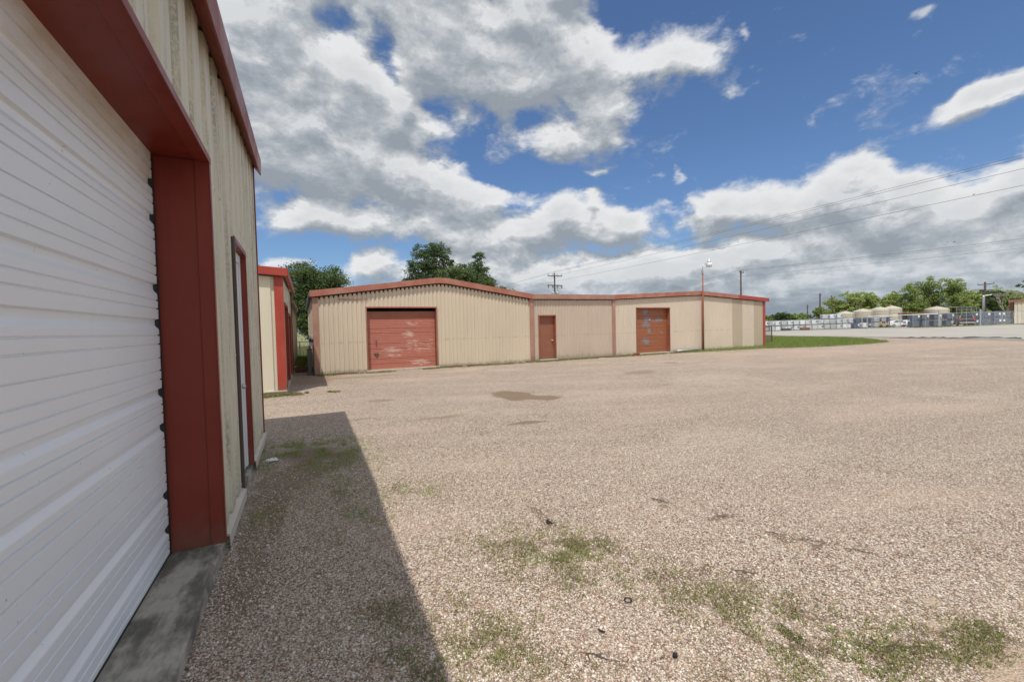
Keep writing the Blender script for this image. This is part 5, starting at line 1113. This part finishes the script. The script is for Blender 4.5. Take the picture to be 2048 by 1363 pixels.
# birds
def bird(loc, s, rz, label):
    b = tag(empty('bird', loc, rz), label, 'bird', 'birds flying high over the yard')
    mb = MB(); mb.lathe([(.01, -.22), (.05, -.12), (.07, 0), (.05, .12), (.025, .2)], n=8); o = mb.build('body', M['dark'], b); o.rotation_euler = (0, math.pi / 2, 0)
    for q in (1, -1): mb = MB(); mb.add([(-.09, 0, .02), (.09, 0, .02), (.03, q * .3, .14), (-.02, q * .55, .06), (-.12, q * .28, .12), (-.09, 0, .03)], [(0, 1, 2, 4), (2, 3, 4)]); mb.build('wing', M['dark'], b)
    b.scale = (s, s, s)
bird((78.94, 29.14, 36.14), 1.0, .4, 'highest bird, alone in the blue sky at the upper right')
bird((114.24, 33.62, 24.64), .8, 1.2, 'left bird of the pair in front of the right-hand cloud')
bird((115.2, 33.1, 24.62), .9, .2, 'right bird of the pair in front of the right-hand cloud')
bird((123.15, 40.13, 17.6), .8, .8, 'left bird of the lower pair above the power lines')
bird((124.3, 39.5, 17.57), .8, 2.0, 'right bird of the lower pair above the power lines')

# ------------------------------------------------------------------ grass, weeds and loose stones
def blades(name, P_, h, wd, mat, label, cat, seed, lean=.5):
    g = np.random.default_rng(seed); n = len(P_); a = g.random(n) * 6.283
    d = np.stack([np.cos(a), np.sin(a), np.zeros(n)], 1); t = np.stack([-d[:, 1], d[:, 0], np.zeros(n)], 1)
    hh = (h * g.uniform(.5, 1.3, n))[:, None]; ww = wd * g.uniform(.7, 1.3, n)[:, None]
    top = P_ + np.array([0, 0, 1]) * hh + t * hh * g.uniform(-lean, lean, n)[:, None]
    mid = P_ + (top - P_) * .5 + np.array([0, 0, 1]) * hh * .12
    q = np.stack([P_ - d * ww, P_ + d * ww, mid + d * ww * .8, top, mid - d * ww * .8], 1).reshape(-1, 3)
    F = np.arange(n * 5).reshape(-1, 5)
    return tag(fast_mesh(name, q, F, mat), label, cat, None, 'stuff')
def inpoly(P_, poly):
    x, y = P_[:, 0], P_[:, 1]; r = np.zeros(len(P_), bool)
    for (x0, y0), (x1, y1) in zip(poly, poly[1:] + poly[:1]):
        c = ((y0 > y) != (y1 > y)) & (x < (x1 - x0) * (y - y0) / (y1 - y0 + 1e-12) + x0); r ^= c
    return r
GP = [(19.6, 17.84), (19.8, 17.3), (22, 17.1), (25.6, 16.75), (27.7, 15.9), (30, 15.3), (34, 15.1), (37.6, 15.3), (40.5, 17.2), (43.5, 19.6), (45.7, 23.5), (47.3, 31), (48.5, 70), (28.2, 70), (28.2, 17.9)]
sheet('grass_patch', GP, 0.02, M['turf'], 'green grass patch between the tan building corner and the road', 'grass', 'stuff', 2.0)
g = np.random.default_rng(21)
P_ = np.stack([g.uniform(19, 48, 260000), g.uniform(15, 45, 260000), np.full(260000, .015)], 1); P_ = P_[inpoly(P_, GP)]
P_ = np.concatenate([P_, P_[g.random(len(P_)) < .12] + g.normal(size=(1, 3)) * 0]); jx = g.normal(size=(len(P_), 2)) * np.where(g.random(len(P_)) < .10, .45, .05)[:, None]; P_[:, :2] += jx
P_ = P_[P_[:, 1] < 45]
P_ = P_[~((P_[:, 1] > 17.85) & (P_[:, 0] < 27.7))]
P_ = P_[g.random(len(P_)) < np.clip(1.3 - (P_[:, 1] - 15) / 30, .15, 1)][:90000]
blades('grass_blades', P_, .10, .012, M['grass'], 'short green grass blades on the patch right of the tan building', 'grass', 5)
# weeds following the green patches in the gravel
def blobpts(lst, n, seed, sx=1.0, hmin=0.0):
    g = np.random.default_rng(seed); wts = np.array([b[2] * b[3] * b[4] for b in lst]); idx = g.choice(len(lst), n, p=wts / wts.sum()); L_ = np.array(lst)[idx]
    # clumpy: snap to cluster centres
    k_ = g.integers(0, 14, n); ang = (k_ * 2.4 + idx * 1.7); rad = np.sqrt((k_ + .5) / 14)
    cx = L_[:, 0] + np.cos(ang) * rad * L_[:, 2] * .9; cy = L_[:, 1] + np.sin(ang) * rad * L_[:, 3] * .9
    s = np.minimum(L_[:, 2], L_[:, 3]) * .36 * sx
    return np.stack([cx + g.normal(size=n) * s, cy + g.normal(size=n) * s, np.full(n, .004)], 1)
near = [b for b in GREEN if b[1] < 3.3]; mid_ = [b for b in GREEN if 3.3 <= b[1] < 8]; far_ = [b for b in GREEN if b[1] > 8]
def patchy(P_, f, t):
    d = np.array([noise.noise(Vector((x * f, y * f, 1.5))) + .5 * noise.noise(Vector((x * f * 3, y * f * 3, 4))) for x, y, _ in P_]); return P_[d > t]
blades('weeds', patchy(blobpts(near, 17000, 31, 2.3), 8, -.08), .013, .003, M['weed'], 'small green weeds growing through the sunny gravel in the foreground', 'weeds', 7, 1.4)
blades('dry_weeds', patchy(blobpts(near, 20000, 32, 2.6), 6, .0), .014, .0011, M['weed_dry'], 'dry brown weed stems between the foreground weeds', 'weeds', 8, 2.5)
blades('weeds', patchy(blobpts(mid_, 12000, 33, 2.2), 5, -.05), .018, .003, M['weed_bright'], 'low green weeds in the shade along the near warehouse', 'weeds', 9, 1.2)
g = np.random.default_rng(44); n = 60000
Pw = np.stack([g.uniform(.5, 21.4, n), 17.83 - np.abs(g.normal(size=n)) * .22 - .02, np.full(n, .004)], 1)
Pb = np.stack([g.uniform(-.95, .9, n // 8), 12.9 - np.abs(g.normal(size=n // 8)) * .16, np.full(n // 8, .004)], 1)
Pw = np.concatenate([Pw, Pb])
dn = np.array([noise.noise(Vector((a * .9, b * 2.5, 3))) + .5 * noise.noise(Vector((a * 4, b * 6, 9))) for a, b, _ in Pw])
lim = np.where((Pw[:, 0] < 1.2), .05, np.where(Pw[:, 0] < 5.4, .22, np.where(Pw[:, 0] < 10, .0, -.08)))
sill = ((Pw[:, 0] > 2.3) & (Pw[:, 0] < 5.3)) | ((Pw[:, 0] > 10.25) & (Pw[:, 0] < 11.3)) | ((Pw[:, 0] > 16.3) & (Pw[:, 0] < 19.1))
Pw = Pw[(dn > lim) & ~(sill & (Pw[:, 1] > 17.7) & (Pw[:, 1] < 18.3))]
blades('weeds', Pw[::2], .045, .009, M['weed'], 'strip of weeds along the base of the tan building', 'weeds', 10, .8)
blades('dry_weeds', Pw[1::2], .04, .009, M['weed_dry'], 'dry grass litter along the base of the tan building', 'weeds', 14, 1.6)
blades('field_grass', np.stack([g.uniform(-4, 3.5, 26000), g.uniform(22.5, 34, 26000), np.full(26000, -.03)], 1), .30, .02, M['grass'], 'bright grass seen through the gap between the buildings', 'grass', 11)
blades('field_grass', np.stack([g.uniform(-6, 8, 16000), g.uniform(34, 48, 16000), np.full(16000, -.04)], 1), .35, .03, M['grass_dry'], 'tan dry grass field beyond the fence in the gap', 'grass', 12)
Pv = np.stack([g.uniform(82, 108, 30000), g.uniform(22, 34, 30000), np.zeros(30000)], 1); Pv = Pv[(np.abs(Pv[:, 1] - (45.3 - .2 * Pv[:, 0] + 1.9 * np.sin(Pv[:, 0]) * .2)) < 1.4)]
Pv[:, 2] = [H(a, b) - .01 for a, b in Pv[:, :2]]
blades('verge_grass', Pv, .14, .03, M['grass'], 'rough green verge along the yard fence below the pickup', 'grass', 13)
# loose pebbles near the camera (real stones on top of the gravel sheet)
def pebbles(n, seed, med=.0043):
    g = np.random.default_rng(seed)
    phi = (1 + 5 ** .5) / 2
    base = np.array([(0, 0, 1), (.9, 0, .35), (.28, .86, .35), (-.73, .53, .35), (-.73, -.53, .35), (.28, -.86, .35), (.73, .53, -.35), (-.28, .86, -.35), (-.9, 0, -.35), (-.28, -.86, -.35), (.73, -.53, -.35)])
    F = [(0, 1, 2), (0, 2, 3), (0, 3, 4), (0, 4, 5), (0, 5, 1), (1, 6, 2), (2, 6, 7), (2, 7, 3), (3, 7, 8), (3, 8, 4), (4, 8, 9), (4, 9, 5), (5, 9, 10), (5, 10, 1), (1, 10, 6)]
    d = np.exp(g.uniform(np.log(.85), np.log(6.0), n * 2)); th = g.uniform(-.35, 1.45, n * 2)
    x = d * np.sin(th); y = d * np.cos(th)
    sand = sum(b[4] * np.exp(-(((x - b[0]) / b[2]) ** 2 + ((y - b[1]) / b[3]) ** 2)) for b in DIRT[4][0])
    keep = (x > -.56) & (y > .45) & (g.random(n * 2) > np.clip(sand * 1.5, 0, .95)); x, y = x[keep][:n], y[keep][:n]; n = len(x)
    r = g.lognormal(math.log(med), .36, n); s = np.stack([r * g.uniform(.8, 1.3, n), r * g.uniform(.7, 1.1, n), r * g.uniform(.45, .8, n)], 1)
    a = g.random(n) * 6.283; ca, sa = np.cos(a), np.sin(a)
    v = base[None] * (1 + g.uniform(-.16, .16, (n, 11, 1))) * s[:, None, :]
    vx = v[..., 0] * ca[:, None] - v[..., 1] * sa[:, None]; vy = v[..., 0] * sa[:, None] + v[..., 1] * ca[:, None]
    V = np.stack([vx + x[:, None], vy + y[:, None], v[..., 2] + (s[:, 2] * .45)[:, None]], 2).reshape(-1, 3)
    Fa = (np.array(F)[None] + (np.arange(n) * 11)[:, None, None]).reshape(-1, 3)
    return tag(fast_mesh('loose_gravel', V, Fa, M['pebble']), 'loose pink and white pebbles on the lot in the foreground', 'gravel', None, 'stuff')
pebbles(165000, 77)
